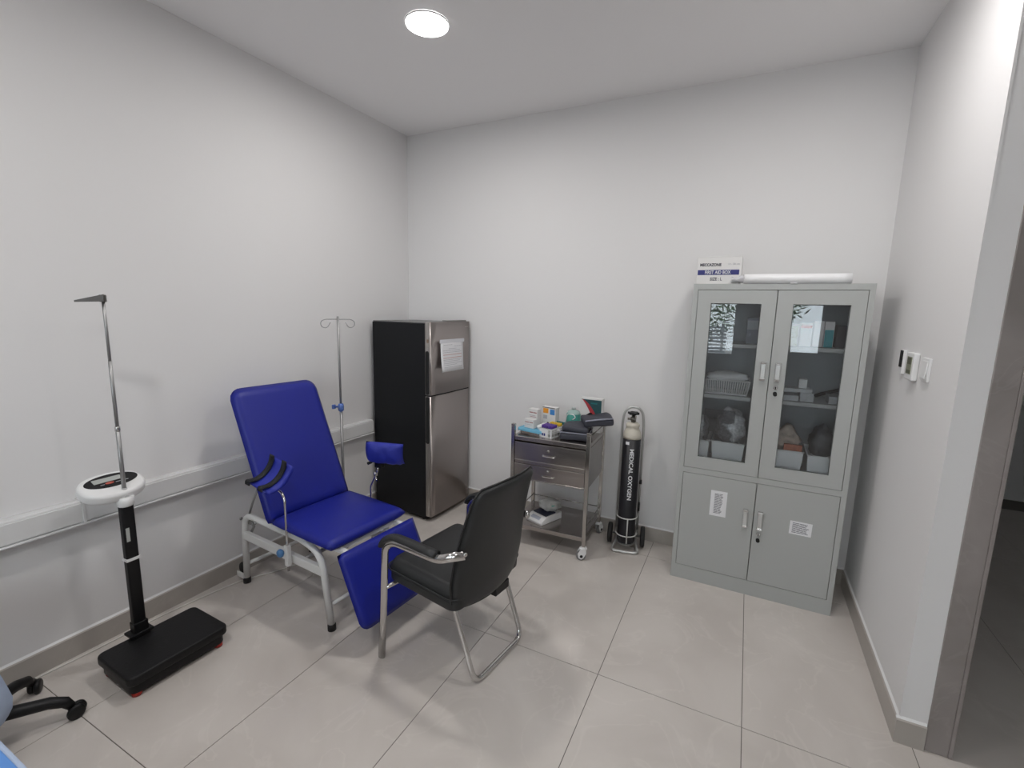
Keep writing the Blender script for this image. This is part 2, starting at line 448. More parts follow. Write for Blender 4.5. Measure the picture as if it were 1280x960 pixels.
# ================================================================== TRUNKING
tr = thing('cable_trunking', 'white plastic cable trunking running along the left wall', 'trunking', (XL, 0, 0))
box('body', (0, YR + .02, .645), (.052, 2.835, .752), M_trunk, tr, bev=.006)
box('cover', (.052, YR + .03, .655), (.060, 2.834, .742), M_trunk, tr, bev=.002)
box('lower_lip', (.050, YR + .03, .640), (.066, 2.834, .650), M_trunk, tr, bev=.003)
for y in (.95,): box('joint_cover', (.0005, y, .642), (.0635, y + .012, .7555), M_trunk, tr, bev=.001)
# loose lead lying on top of the trunking
tag(tube('thin_white_lead', [(XL + .03, .55, .758), (XL + .035, .68, .765), (XL + .02, .82, .762), (XL + .03, .95, .757)], .0022, M_pvc, fil=.05), 'thin white lead lying on top of the wall trunking left of the scale', 'cable')
# cable on the floor along the left wall
tag(tube('floor_cable', [(-2.675, .45, .004), (-2.67, .73, .004), (-2.655, .93, .004), (-2.66, 1.2, .004), (-2.635, 1.42, .004), (-2.60, 1.64, .004), (-2.50, 1.80, .004), (-2.44, 2.0, .004), (-2.50, 2.3, .004), (-2.60, 2.6, .004), (-2.62, 2.85, .004)], .004, M_cable, fil=.1), 'pale cable running along the floor beside the left wall', 'cable')

# ================================================================== STEEL CABINET
FX0, FX1, FY, CD, CH = -0.302, 0.558, 2.965, 0.40, 1.828
cb = thing('steel_cabinet', 'tall grey steel cabinet with glazed upper doors in the right corner', 'cabinet', (FX0, FY, 0))
W_ = FX1 - FX0
def CX(x): return x - FX0
bm = newbm(); t = .018
add_box(bm, (0, .002, .0), (t, CD, CH)); add_box(bm, (W_ - t, .002, 0), (W_, CD, CH))
add_box(bm, (0, .002, CH - .03), (W_, CD, CH), .002); add_box(bm, (0, CD - .01, 0), (W_, CD, CH))
add_box(bm, (.02, -.0035, .0), (W_ - .02, .02, .0905)); add_box(bm, (t, .002, .06), (W_ - t, CD - .01, .088))
add_box(bm, (.02, -.0035, .6985), (W_ - .02, CD - .01, .7315)); add_box(bm, (.02, -.0035, 1.7958), (W_ - .02, .02, CH - .001))
add_box(bm, (0, -.004, 0), (.0255, .02, CH)); add_box(bm, (W_ - .0255, -.004, 0), (W_, .02, CH))
obj('carcass', bm, M_cab, cb)
box('back_lining', (t, CD - .014, .73), (W_ - t, CD - .0105, 1.79), M_cabin, cb)
for z, nm in ((1.185, 0), (1.49, 1)):
    bm = newbm(); add_box(bm, (t, .045, z - .022), (W_ - t, CD - .015, z), .001, 1); obj('shelf', bm, M_cab, cb)
XC = CX(0.129)
def gdoor(x0, x1, z0, z1, gx0, gx1, gz0, gz1, yaw, hinge):
    """glazed door: frame of four rails, pane, gasket"""
    bm = newbm(); y0, y1 = -.004, .016
    for lo, hi in (((x0, z0), (gx0, z1)), ((gx1, z0), (x1, z1)), ((gx0, z0), (gx1, gz0)), ((gx0, gz1), (gx1, z1))):
        add_box(bm, (lo[0], y0, lo[1]), (hi[0], y1, hi[1]))
    bmesh.ops.remove_doubles(bm, verts=bm.verts, dist=.00005)
    d = obj('glazed_door', bm, M_cab, cb)
    bm = newbm(); q = .0035
    for lo, hi in (((gx0, gz0), (gx0 + q, gz1)), ((gx1 - q, gz0), (gx1, gz1)), ((gx0, gz0), (gx1, gz0 + q)), ((gx0, gz1 - q), (gx1, gz1))):
        add_box(bm, (lo[0] + .0002, .002, lo[1] + .0002), (hi[0] - .0002, .012, hi[1] - .0002))
    obj('gasket', bm, mat('grey_gasket', (.12, .13, .13), .6), d)
    box('glass_pane', (gx0 + .004, .006, gz0 + .004), (gx1 - .004, .0065, gz1 - .004), M_glass, d)
    return d
dL = gdoor(CX(-.274), XC - .002, .734, 1.793, CX(-.202), CX(.056), .806, 1.719, 0, 0)
dR = gdoor(XC + .002, CX(.530), .734, 1.793, CX(.207), CX(.464), .806, 1.719, 0, 0)
box('door_shadow_gap', (t + .001, .0165, .09), (.03, .019, 1.79), M_dark, cb)
lL = box('lower_door', (CX(-.274), -.004, .093), (XC - .002, .016, .696), M_cab, cb, bev=.001)
lR = box('lower_door', (XC + .002, -.004, .093), (CX(.530), .016, .696), M_cab, cb, bev=.001)
def handle(x, z0, z1, p):
    bm = newbm()
    add_box(bm, (x - .012, -.022, z0 + .008), (x + .012, -.014, z1 - .008), .003)
    obj('handle', bm, M_frame, p)
    for z in (z0, z1 - .012): box('handle_mount', (x - .014, -.026, z), (x + .014, -.0035, z + .012), M_chrome, p, bev=.003, label='polished chrome handle mount')
handle(CX(.096), 1.298, 1.402, dL); handle(CX(.168), 1.298, 1.402, dR)
handle(CX(.086), .424, .535, lL); handle(CX(.163), .424, .535, lR)
def lock(x, z, p):
    bm = newbm(); add_lathe(bm, [(.011, 0), (.011, .004), (.008, .006)], 20, Matrix.Translation((x, -.004, z)) @ Matrix.Rotation(R(90), 4, 'X')); obj('lock', bm, M_chrome, p)
    bm = newbm(); add_box(bm, (x - .0025, -.016, z - .007), (x + .0025, -.010, z + .007)); add_prism(bm, rrect(.020, .026, .009), .003, Matrix.Translation((x, -.017, z - .033)) @ Matrix.Rotation(R(90), 4, 'X') @ Matrix.Rotation(R(12), 4, 'Z'))
    obj('key', bm, M_dark, p)
lock(CX(.167), 1.261, dR); lock(CX(.163), .393, lR)
def label_sheet(name, M, w, h, rows, parent, label, cat, inkm=M_ink, margins=(.12, .1), vary=.5, seed=1):
    """flat sheet, printed rows as thin raised ink"""
    rnd = random.Random(seed)
    o = None
    bm = newbm(); add_box(bm, (-w / 2, -h / 2, 0), (w / 2, h / 2, .0006), M=M)
    o = obj(name, bm, M_paper, parent)
    if label: tag(o, label, cat)
    bm = newbm(); mw, mh = w * margins[0], h * margins[1]
    for k in range(rows):
        y = h / 2 - mh - (h - 2 * mh) * (k + .5) / rows
        x = -w / 2 + mw; th = (h - 2 * mh) / rows * .22
        end = w / 2 - mw - rnd.random() * vary * w
        while x < end:
            l = rnd.uniform(.16, .34) * w; add_box(bm, (x, y - th, .0006), (min(x + l, end), y + th, .0009), M=M); x += l + .02 * w
    obj('printed_text', bm, inkm, o, kind='stuff')
    return o
Y0 = FY - .0045
label_sheet('paper_list', Matrix.Translation((-.0635, Y0, .534)) @ Matrix.Rotation(R(90), 4, 'X'), .09, .158, 17, None, 'upright white typed list taped on the left lower cabinet door', 'paper', margins=(.24, .10), vary=.12, seed=3)
label_sheet('paper_list', Matrix.Translation((.367, Y0, .476)) @ Matrix.Rotation(R(90), 4, 'X') @ Matrix.Rotation(R(-1), 4, 'Z'), .108, .078, 8, None, 'small white typed list taped on the right lower cabinet door', 'paper', vary=.15, seed=5)

# ---- things in the cabinet
def bin_(x0, x1, z, h, label, dy=.06, depth=.26, m=None):
    t_ = thing('storage_bin', label, 'bin', ((x0 + x1) / 2, FY + dy + depth / 2, z), 0)
    bm = newbm(); w2 = (x1 - x0) / 2; d2 = depth / 2; k = .86; th = .003
    def loop(f, zz, i): return [bm.verts.new((sx * (w2 * f - i), sy * (d2 * f - i), zz)) for sx, sy in ((-1, -1), (1, -1), (1, 1), (-1, 1))]
    A = loop(k, 0, 0); B = loop(1, h, 0); Ci = loop(1, h, th); D = loop(k, .004, th)
    for P, Q in ((A, B), (B, Ci), (Ci, D)):
        for q in range(4): bm.faces.new((P[q], P[(q + 1) % 4], Q[(q + 1) % 4], Q[q]))
    bm.faces.new(A); bm.faces.new(D)
    obj('tub', bm, m or mat('white_bin_plastic', (.86, .88, .88), .45), t_)
    bm = newbm(); add_tube(bm, [(-w2, -d2, h), (w2, -d2, h), (w2, d2, h), (-w2, d2, h)], .004, 8, closed=True); obj('rim', bm, MATS['white_bin_plastic'], t_)
    return t_
zb = .7322
bin_(-.262, -.148, zb, .16, 'white storage bin at the bottom left behind the left glass door')
bin_(-.135, .045, zb, .165, 'white storage bin at the bottom centre behind the left glass door')
bin_(.060, .130, zb, .16, 'narrow white storage bin partly hidden by the middle door stiles', depth=.2)
bin_(.165, .345, zb, .165, 'white storage bin with red packets behind the right glass door')
bin_(.365, .52, zb, .155, 'white storage bin with grey bag behind the right glass door')
def crumple(name, c, s, m, label, cat, seed, sub=3, amp=.18):
    bm = newbm(); bmesh.ops.create_icosphere(bm, subdivisions=sub, radius=1)
    rnd = random.Random(seed); ph = [rnd.uniform(0, 6) for _ in range(9)]
    for v in bm.verts:
        p = v.co.copy(); k = 1 + amp * (math.sin(5 * p.x + ph[0]) * math.sin(4 * p.y + ph[1]) + .6 * math.sin(9 * p.z + ph[2] + 3 * p.x) + .4 * math.sin(13 * p.y + ph[3] + 5 * p.z))
        q = p * k
        q.z = max(q.z, -.8)
        v.co = Vector((q.x * s[0] + c[0], q.y * s[1] + c[1], q.z * s[2] + c[2]))
    for f in bm.faces: f.smooth = sub > 2
    return tag(obj(name, bm, m), label, cat)
M_pack = mat('clear_wrapped_packets', (.60, .62, .68), .2, bump=1.0, bscale=70, var=.6, vscale=75)
M_pack2 = mat('brown_wrapped_packets', (.50, .43, .37), .35, bump=.8, bscale=60, var=.4, vscale=40)
crumple('packet_pile', (-.045, FY + .14, .975), (.080, .07, .115), M_pack, 'pile of clear wrapped packets rising from the centre bin behind the left glass door', 'packets', 2)
crumple('packet_pile', (-.205, FY + .14, .95), (.045, .07, .10), M_pack, 'clear wrapped packets in the bottom left bin behind the left glass door', 'packets', 3)
crumple('packet_pile', (.25, FY + .16, .945), (.082, .08, .072), M_pack2, 'heap of brown wrapped packets in the bin behind the right glass door', 'packets', 5)
crumple('grey_bag', (.44, FY + .20, .94), (.062, .09, .10), mat('grey_nylon_bag', (.10, .11, .12), .6), 'dark grey bag standing in the right bin behind the right glass door', 'bag', 6)
tag(box('clear_folder', (-.19, FY + .075, .90), (-.02, FY + .080, 1.09), M_film), 'clear plastic sleeve standing in the left cabinet behind glass', 'sleeve')
tag(box('red_packet', (.245, FY + .062, .885), (.335, FY + .085, .935), mat('orange_red_print', (.42, .13, .07), .5, var=.5, vscale=60)), 'orange and white packet standing at the front of the bin behind the right glass door', 'packet')
# ribbed basket with white linen, middle left shelf
bt = thing('ribbed_basket', 'white slotted plastic basket on the middle left cabinet shelf', 'basket', (-.085, FY + .17, 1.186))
bm = newbm(); n = 20; w2, d2, h = .125, .10, .085
add_box(bm, (-w2 * .9, -d2 * .9, 0), (w2 * .9, d2 * .9, .004)); add_box(bm, (-w2 * .9, -d2 * .92, 0), (w2 * .9, -d2 * .88, .012)); add_box(bm, (w2 * .88, -d2 * .9, 0), (w2 * .92, d2 * .9, .012)); add_box(bm, (-w2 * .92, -d2 * .9, 0), (-w2 * .88, d2 * .9, .012))
obj('base', bm, M_pvc, bt)
bm = newbm()
for k in range(n + 1):
    x = (-1 + 2 * k / n)
    add_tube(bm, [(x * w2 * .9, -d2 * .9, .004), (x * w2, -d2, h)], .0040, 6)
for k in range(12):
    y = -1 + 2 * k / 11
    for s in (-1, 1): add_tube(bm, [(s * w2 * .9, y * d2 * .9, .004), (s * w2, y * d2, h)], .0022, 6)
obj('slotted_side', bm, M_pvc, bt, kind='stuff')
bm = newbm(); add_tube(bm, [(-w2, -d2, h), (w2, -d2, h), (w2, d2, h), (-w2, d2, h)], .005, 8, closed=True); obj('rim', bm, M_pvc, bt)
crumple('folded_linen', (-.085, FY + .17, 1.285), (.118, .09, .032), mat('white_linen', (.88, .89, .88), .8), 'bundle of white linen heaped on the slotted basket', 'linen', 8, amp=.08)
# upper shelf things
def carton(name, x0, x1, z, h, m, label, dy=.10, dp=.08, band=None, bandm=None, cat='box'):
    t_ = tag(box(name, (x0, FY + dy, z + .0005), (x1, FY + dy + dp, z + h), m, bev=.001), label, cat)
    if band:
        box('printed_band', (x0 + .002, FY + dy - .0006, z + h * band[0]), (x1 - .002, FY + dy + .0002, z + h * band[1]), bandm, t_)
    return t_
zs = 1.491
carton('medicine_box', -.005, .055, zs, .15, mat('grey_card', (.20, .22, .25), .6), 'grey box standing on the top left cabinet shelf', dy=.13, band=(.55, .9), bandm=mat('pale_grey_card', (.33, .35, .38), .6))
carton('medicine_box', .205, .255, zs, .125, M_carton, 'white box with yellow edge on the top right cabinet shelf', band=(.0, .9), bandm=mat('yellow_edge_print', (.62, .64, .48), .6))
carton('medicine_box', .262, .318, zs, .13, M_carton, 'white box with red stripe on the top right cabinet shelf', band=(.78, .9), bandm=mat('coral_print', (.7, .25, .18), .6))
carton('medicine_box', .325, .372, zs, .142, M_carton, 'plain white box between red striped and teal boxes on the top right shelf')
carton('medicine_box', .376, .420, zs, .14, M_carton, 'white and teal box on the top right cabinet shelf', band=(.0, .68), bandm=mat('teal_print', (.03, .30, .34), .6))
carton('medicine_box', .432, .475, zs, .12, mat('dark_card', (.03, .03, .035), .6), 'dark box right of the teal box on the top shelf')
carton('medicine_box', .482, .512, zs, .115, mat('cream_card', (.45, .45, .40), .6), 'narrow cream box at the right end of the top shelf')
# middle right shelf
zm = 1.186
for i, (x0, x1, h, lab) in enumerate(((.20, .29, .03, 'flat clear dressing tray lowest at the left of the middle right shelf'), (.295, .36, .05, 'small grey packet box in the middle of the middle right shelf'), (.43, .51, .042, 'grey packet at the right end of the middle right shelf'))):
    carton('dressing_pack', x0, x1, zm, h, mat('grey_blister', (.45, .47, .48), .35, var=.3, vscale=60), lab, dy=.07, dp=.12, cat='packet')
carton('dressing_pack', .205, .35, zm + .0505, .02, mat('clear_blister', (.52, .54, .55), .3), 'pale flat pack laid across the packets on the middle right shelf', dy=.07, dp=.11, cat='packet')
carton('dressing_pack', .285, .325, zm + .071, .05, mat('white_small_card', (.74, .75, .74), .6), 'small white box on top of the packets on the middle right shelf', dy=.10, dp=.05)
tag(tube('black_instrument', [(.385, FY + .24, zm + .014), (.41, FY + .23, zm + .03), (.455, FY + .23, zm + .045), (.51, FY + .22, zm + .07)], .010, M_black, fil=.02), 'black curved instrument lying on the middle right shelf', 'instrument')

# ---- on top of the cabinet
fb = thing('first_aid_carton', 'white first aid carton with navy band on top of the cabinet', 'box', (-.178, FY + .13, CH))
w2 = .118
bm = newbm(); add_box(bm, (-w2, -.10, .0005), (w2, .10, .150), .0015, 1); obj('carton_body', bm, M_carton, fb)
bm = newbm(); add_box(bm, (-.055, -.008, .1505), (.055, .004, .166), .001, 1); add_box(bm, (-w2, -.10, .1503), (w2, .10, .152)); obj('handle_flap', bm, M_carton, fb)
box('printed_band', (-w2 + .006, -.1008, .052), (w2 - .012, -.0995, .080), M_navy, fb)
FM = lambda x, z, y=-.1014: Matrix.Translation((x, y, z)) @ Matrix.Rotation(R(90), 4, 'X')
bm = newbm(); add_text(bm, 'FIRST AID BOX', .026, FM(-.006, .0655), font_w=.78, bold=.0006); obj('printed_text', bm, M_white_text, fb)
bm = newbm(); add_text(bm, 'MECCAZONE', .021, FM(-.046, .108, -.1008), bold=.0010, font_w=.88); obj('printed_text', bm, M_ink, fb)
bm = newbm(); add_text(bm, 'SIZE : L', .024, FM(-.012, .028, -.1008), bold=.0006, font_w=.85); obj('printed_text', bm, M_ink, fb)
bm = newbm(); add_text(bm, '13 - 20 cm', .014, FM(.075, .111, -.1008), bold=.0003); obj('printed_text', bm, M_inkl, fb)
# roll in plastic
rl = thing('paper_roll', 'long white roll in clear wrap lying on top of the cabinet', 'roll', (.20, FY + .02, CH + .027), R(1.5))
bm = newbm(); add_lathe(bm, [(.0255, -.245), (.0265, -.2), (.0262, 0), (.0262, .2), (.0268, .255)], 28, Matrix.Rotation(R(90), 4, 'Y')); obj('roll', bm, mat('white_roll', (.86, .86, .87), .45), rl)
bm = newbm()
prev = None
for k, (x, rr) in enumerate(((-.244, .0262), (-.262, .020), (-.275, .012), (-.292, .014), (-.305, .020))):
    ring = [bm.verts.new((x + .004 * math.sin(3 * a * .8), (rr + .002 * math.sin(5 * a)) * math.cos(a), (rr * .8 + .002 * math.cos(4 * a)) * math.sin(a) - (.004 if k > 1 else 0))) for a in [2 * math.pi * j / 16 for j in range(16)]]
    if prev:
        for j in range(16): bm.faces.new((prev[j], prev[(j + 1) % 16], ring[(j + 1) % 16], ring[j])).smooth = True
    prev = ring
obj('twisted_wrap_end', bm, mat('clear_wrap', (.62, .62, .64), .2, spec=.6), rl)
bm = newbm(); add_box(bm, (-.02, -.029, -.0265), (.012, -.024, -.020)); obj('tape_tab', bm, M_paper, rl)

# ================================================================== RIGHT WALL DEVICES
ph = thing('door_phone', 'small dark-screened white control unit on the right wall', 'wall control', (XR, 2.800, 1.462))
bm = newbm(); add_box(bm, (-.014, -.024, -.062), (-.0003, .024, .050), .003); obj('housing', bm, M_pvc, ph)
box('dark_screen', (-.0165, -.020, -.030), (-.0135, .022, .048), M_black, ph, bev=.001)
th = thing('thermostat', 'white wall thermostat with greenish display, middle of the three wall units', 'thermostat', (XR, 2.640, 1.452))
bm = newbm(); add_box(bm, (-.022, -.055, -.062), (-.0003, .055, .058), .005); obj('housing', bm, M_pvc, th)
box('display', (-.0235, -.034, -.036), (-.0215, .030, .040), mat('lcd_green', (.24, .25, .17), .3), th)
for z0, z1 in ((.008, .036), (-.032, -.018)): box('lcd_digits', (-.0242, -.028, z0), (-.0234, .022, z1), mat('lcd_dark', (.08, .085, .05), .4), th)
sw = thing('light_switch', 'white rocker light switch, rightmost of the three wall units', 'switch', (XR, 2.478, 1.452))
bm = newbm(); add_box(bm, (-.010, -.046, -.048), (-.0003, .046, .048), .002); obj('plate', bm, M_pvc, sw)
bm = newbm(); add_box(bm, (-.014, -.030, -.036), (-.0095, .030, .036), .002, M=Matrix.Rotation(R(3), 4, 'Y')); obj('rocker', bm, M_pvc, sw)

# ================================================================== FRIDGE
fr = thing('refrigerator', 'two-door refrigerator with black side and brushed steel front', 'refrigerator', (-2.068, 2.822, 0), R(90 - 2.9))
# local x = along the front (towards the back wall), local y = into the fridge (towards left wall)
FH = 1.552; FW = .505
box('body', (0.003, .055, .03), (FW - .003, .585, FH - .012), M_fridge_side, fr, bev=.004)
box('top_cover', (0.006, .058, FH - .0115), (FW - .006, .58, FH - .004), mat('fridge_top_grey', (.16, .16, .16), .4), fr, bev=.002)
def fdoor(z0, z1, name):
    bm = newbm(); out = [(0, .052), (0, .010), (.003, .004), (.010, 0)]
    # plan profile: slightly bowed front
    for k in range(9):
        x = .010 + (FW - .020) * k / 8; out.append((x, -.006 * math.sin(math.pi * k / 8)))
    out += [(FW - .003, .004), (FW, .010), (FW, .052)]
    rg = add_prism(bm, out[::-1], z1 - z0, Matrix.Translation((0, 0, (z0 + z1) / 2)), smooth=False)
    for f in bm.faces:
        if len(f.verts) == 4: f.smooth = True
    d = obj(name, bm, M_fridge, fr)
    for p in d.data.polygons: pass
    return d
SP = 1.003
du = fdoor(SP + .005, FH, 'freezer_door'); dl = fdoor(.045, SP - .005, 'fridge_door')
box('side_trim', (-.0012, .008, SP + .006), (.0003, .047, FH - .002), M_fr_trim, du); box('side_trim', (-.0012, .008, .047), (.0003, .047, SP - .006), M_fr_trim, dl)
def recess(z0, z1, p, r):
    bm = newbm(); add_prism(bm, rrect(.032, z1 - z0, .014), .003, Matrix.Translation((-.0016, .030, (z0 + z1) / 2)) @ Matrix.Rotation(R(90), 4, 'Y') @ Matrix.Rotation(R(90), 4, 'Z'))
    obj('handle_recess', bm, M_dark, p)
recess(SP + .008, SP + .335, du, 0); recess(SP - .37, SP - .008, dl, 0)
box('door_seal_gap', (.003, .004, SP - .0049), (FW - .003, .054, SP + .0049), M_dark, fr)
box('side_sticker', (-.0020, .018, 1.40), (-.0012, .034, 1.425), mat('brown_sticker', (.28, .20, .14), .5), du)
bm = newbm(); add_box(bm, (FW - .27, .03, FH + .0002), (FW - .01, .075, FH + .009), .002); obj('hinge_cover', bm, mat('fridge_hinge_grey', (.22, .21, .20), .4), fr)
for x, y in ((.04, .10), (FW - .04, .10), (.04, .54), (FW - .04, .54)):
    bm = newbm(); add_lathe(bm, [(.018, 0), (.018, .03)], 16, Matrix.Translation((x, y, 0))); obj('foot', bm, M_rubber, fr)
box('kick_plate', (.01, .05, .012), (FW - .01, .06, .044), M_dark, fr)
bm = newbm()
for k in range(7): add_box(bm, (FW - .075 + k * .0075, -.0025, FH - .044), (FW - .070 + k * .0075, .004, FH - .038))
obj('maker_mark', bm, mat('pale_metal_mark', (.6, .58, .56), .3, .8), du)
# notice on the fridge (world placement)
nt_ = thing('taped_notice', 'white printed notice in a plastic sleeve taped to the freezer door', 'paper', (-2.041, 3.060, 1.293), R(90 - 2.9))
bm = newbm(); NW, NH = .290, .236
rows = []
for j in range(7):
    v = j / 6; z = (v - .5) * NH; rows.append([bm.verts.new(((u - .5) * (NW if v > .1 else NW * 1.02), -.004 - .020 * (1 - v) ** 2 * (1 - u * .6) - .002 * math.sin(4 * u), z - .0 * u)) for u in [i / 8 for i in range(9)]])
for j in range(6):
    for i in range(8): bm.faces.new((rows[j][i], rows[j][i + 1], rows[j + 1][i + 1], rows[j + 1][i])).smooth = True
o = obj('sheet', bm, M_paper, nt_)
md = o.modifiers.new('s', 'SOLIDIFY'); md.thickness = .0006
box('top_tape', (-NW / 2 - .01, -.0062, NH / 2 - .018), (NW / 2 + .012, -.0035, NH / 2 + .010), mat('clear_tape', (.66, .66, .70), .25), nt_)
bm = newbm(); rnd = random.Random(4)
for z, a, b in ((.085, -.11, .0), (.073, .02, .12), (.055, -.05, .05), (.042, -.12, .10), (.028, -.12, .12), (-.028, -.12, .11), (-.040, -.12, .09), (-.055, -.12, .12), (-.068, -.12, .05), (-.085, -.12, .12)):
    v = (z / NH) + .5; x = a
    while x < b:
        l = rnd.uniform(.01, .03); u = x / NW + .5; yy = -.0046 - .020 * (1 - v) ** 2 * (1 - u * .6) - .002 * math.sin(4 * u) - .0012
        add_box(bm, (x, yy, z - .0016), (min(x + l, b), yy + .0004, z + .0016)); x += l + .004
obj('printed_text', bm, M_inkl, nt_, kind='stuff')
bm = newbm()
for z in (.010, -.014):
    for k in range(10):
        x = -.12 + k * .024; v = z / NH + .5; u = x / NW + .5; yy = -.0046 - .020 * (1 - v) ** 2 * (1 - u * .6) - .002 * math.sin(4 * u) - .0014
        add_box(bm, (x, yy, z - .0018), (x + .022, yy + .0004, z + .0018))
obj('red_line', bm, M_inkr, nt_, kind='stuff')

# ================================================================== EXAM CHAIR
EO = (-2.15, 1.83); EA = R(-5)
ex = thing('examination_chair', 'reclining blue vinyl examination chair on a white tube frame', 'examination chair', (*EO, 0), EA)
HY = .222
for s in (-1, 1):
    bm = newbm()
    add_tube(bm, [(-.392, s * HY, .022), (-.372, s * HY, .44), (.20, s * HY, .435), (.325, s * HY, .39), (.385, s * HY, .02)], .0175, 14, fil=.085)
    obj('side_frame', bm, M_wpaint, ex)
    bm = newbm(); add_box(bm, (-.375, s * HY - .014, .285), (.340, s * HY + .014, .333), .004); obj('side_rail', bm, M_wpaint, ex)
    for x, nm in ((-.392, 0), (.385, 1)):
        bm = newbm(); add_lathe(bm, [(.021, 0), (.021, .03), (.019, .034)], 16, Matrix.Translation((x, s * HY, 0))); obj('rubber_foot', bm, M_rubber, ex)
    # transport wheel behind rear leg
    bm = newbm(); add_box(bm, (-.452, s * HY - .026, .035), (-.385, s * HY - .018, .068), .003); add_box(bm, (-.452, s * HY - .018, .035), (-.385, s * HY + .014, .042)); wb = obj('wheel_bracket', bm, M_wpaint, ex)
    bm = newbm(); add_lathe(bm, [(.010, -.011), (.036, -.010), (.039, -.004), (.039, .004), (.036, .010), (.010, .011)], 24, Matrix.Translation((-.43, s * HY + (.006), .075)) @ Matrix.Rotation(R(90), 4, 'X')); obj('wheel', bm, M_rubber, wb)
    bm = newbm(); add_lathe(bm, [(.006, -.003), (.010, 0), (.006, .004)], 12, Matrix.Translation((-.41, s * HY * 1.0, .40)) @ Matrix.Rotation(R(90), 4, 'Y')); obj('bolt', bm, M_steelrod, ex)
    bm = newbm(); add_lathe(bm, [(.009, 0), (.009, .005), (.005, .009)], 12, Matrix.Translation((-.23, s * (HY + .016), .428)) @ Matrix.Rotation(R(-90 * s), 4, 'X')); obj('bolt', bm, M_steelrod, ex)
tube('cross_bar', [(-.385, -HY, .12), (-.385, HY, .12)], .011, M_wpaint, ex)
tube('cross_bar', [(.37, -HY, .13), (.37, HY, .13)], .010, M_wpaint, ex)
tube('cross_bar', [(-.20, -HY, .425), (-.20, HY, .425)], .011, M_wpaint, ex)
tube('cross_bar', [(.15, -HY, .31), (.15, HY, .31)], .011, M_steelrod, ex)
# seat under-frame
bm = newbm()
for s in (-1, 1): add_box(bm, (-.05, s * .19 - .012, .430), (.475, s * .19 + .012, .455), .003)
add_box(bm, (-.05, -.19, .430), (-.025, .19, .452)); add_box(bm, (.40, -.19, .430), (.425, .19, .452))
obj('seat_subframe', bm, M_wpaint, ex)
for s in (-1, 1):
    bm = newbm(); add_lathe(bm, [(.009, -.016), (.018, -.014), (.019, 0), (.018, .014), (.009, .016)], 20, Matrix.Translation((.478, s * .19, .437)) @ Matrix.Rotation(R(90), 4, 'Y')); k_ = obj('pivot_joint', bm, M_wpaint, ex)
    bm = newbm(); add_lathe(bm, [(.007, 0), (.007, .004)], 12, Matrix.Translation((.494, s * .19, .437)) @ Matrix.Rotation(R(90), 4, 'Y')); obj('bolt', bm, M_steelrod, k_)
# seat cushion
bm = newbm(); add_cushion(bm, .50, .535, .052, .035, basis((.205, 0, .484), (1, 0, -.015), (0, 1, 0)), crown=.014, nx=20, ny=20); obj('seat', bm, M_blue, ex)
# backrest
p0 = V(-.055, 0, .475); p1 = V(-.365, 0, 1.185); up = (p1 - p0)
bm = newbm(); add_cushion(bm, .545, up.length, .048, .02, basis((p0 + p1) / 2, (0, 1, 0), up), crown=.008, nx=20, ny=24, r2=.07); obj('backrest', bm, M_blue, ex)
bm = newbm(); un = up.normalized(); nb = V(-un.z, 0, un.x)
for s in (-1, 1): add_tube(bm, [p0 + un * .03 + nb * .036 + V(0, s * .15, 0), p1 - un * .15 + nb * .036 + V(0, s * .15, 0)], .011)
add_tube(bm, [p0 + un * .35 + nb * .036 + V(0, -.15, 0), p0 + un * .35 + nb * .036 + V(0, .15, 0)], .010)
obj('backrest_frame', bm, M_wpaint, ex)
# gas strut + ratchet behind
bm = newbm()
for s in (-1, 1): add_tube(bm, [(-.37, s * .205, .40), (-.325, s * .20, .50), p0 + un * .28 + nb * .04 + V(0, s * .19, 0)], .006, 8)
obj('recline_link', bm, M_steelrod, ex)
tube('gas_strut', [(-.10, .02, .30), (-.30, .02, .62)], .009, M_black, ex)
bm = newbm(); add_tube(bm, [(-.35, -.2, .41), (-.33, -.195, .36), (-.36, -.2, .31)], .008, 8); add_box(bm, (-.375, -.212, .375), (-.335, -.19, .425), .003); obj('ratchet', bm, M_steelrod, ex)
# footrest
q0 = V(.497, 0, .462); q1 = V(.665, 0, .115); dn = (q1 - q0)
bm = newbm(); add_cushion(bm, .525, dn.length, .030, .055, basis((q0 + q1) / 2, (0, 1, 0), -dn), crown=.003, nx=18, ny=16, r2=.006); obj('footrest', bm, M_blue, ex)
dnn = dn.normalized(); nf = V(dnn.z, 0, -dnn.x)   # towards the back of the footrest
bm = newbm()
for s in (-1, 1): add_tube(bm, [(.470, s * .15, .437), q0 + dnn * .05 + nf * .020 + V(0, s * .15, 0), q0 + dnn * .30 + nf * .020 + V(0, s * .15, 0)], .008)
obj('footrest_frame', bm, M_wpaint, ex)
# leg supports
def leg_support(rx, ry, zt, zb, bend, side):
    lab = None
    bm = newbm(); add_box(bm, (rx - .014, ry - .012, .285), (rx + .014, ry + .012, .400), .003); cl_ = obj('clamp', bm, M_wpaint, ex)
    if side < 0:
        bm = newbm(); add_lathe(bm, [(.004, 0), (.014, .003), (.022, .012), (.0225, .020), (.018, .029), (.006, .034)], 24, Matrix.Translation((rx - .026, ry - .008, .358)) @ Matrix.Rotation(R(90), 4, 'X')); obj('clamp_knob', bm, M_bknob, cl_, label='blue round clamp knob')
        tube('knob_stem', [(rx - .026, ry - .005, .358), (rx - .01, ry, .358)], .005, M_steelrod, cl_)
    r_ = tube('support_rod', [(rx, ry, zb), (rx, ry, zt)] + bend, .0065, M_chrome, ex, fil=.02)
    return r_
leg_support(.100, -.262, .650, .255, [(.07, -.258, .685), (-.01, -.258, .700)], -1)
leg_support(.135, .280, .56, .20, [(.195, .27, .65), (.225, .265, .715)], 1)
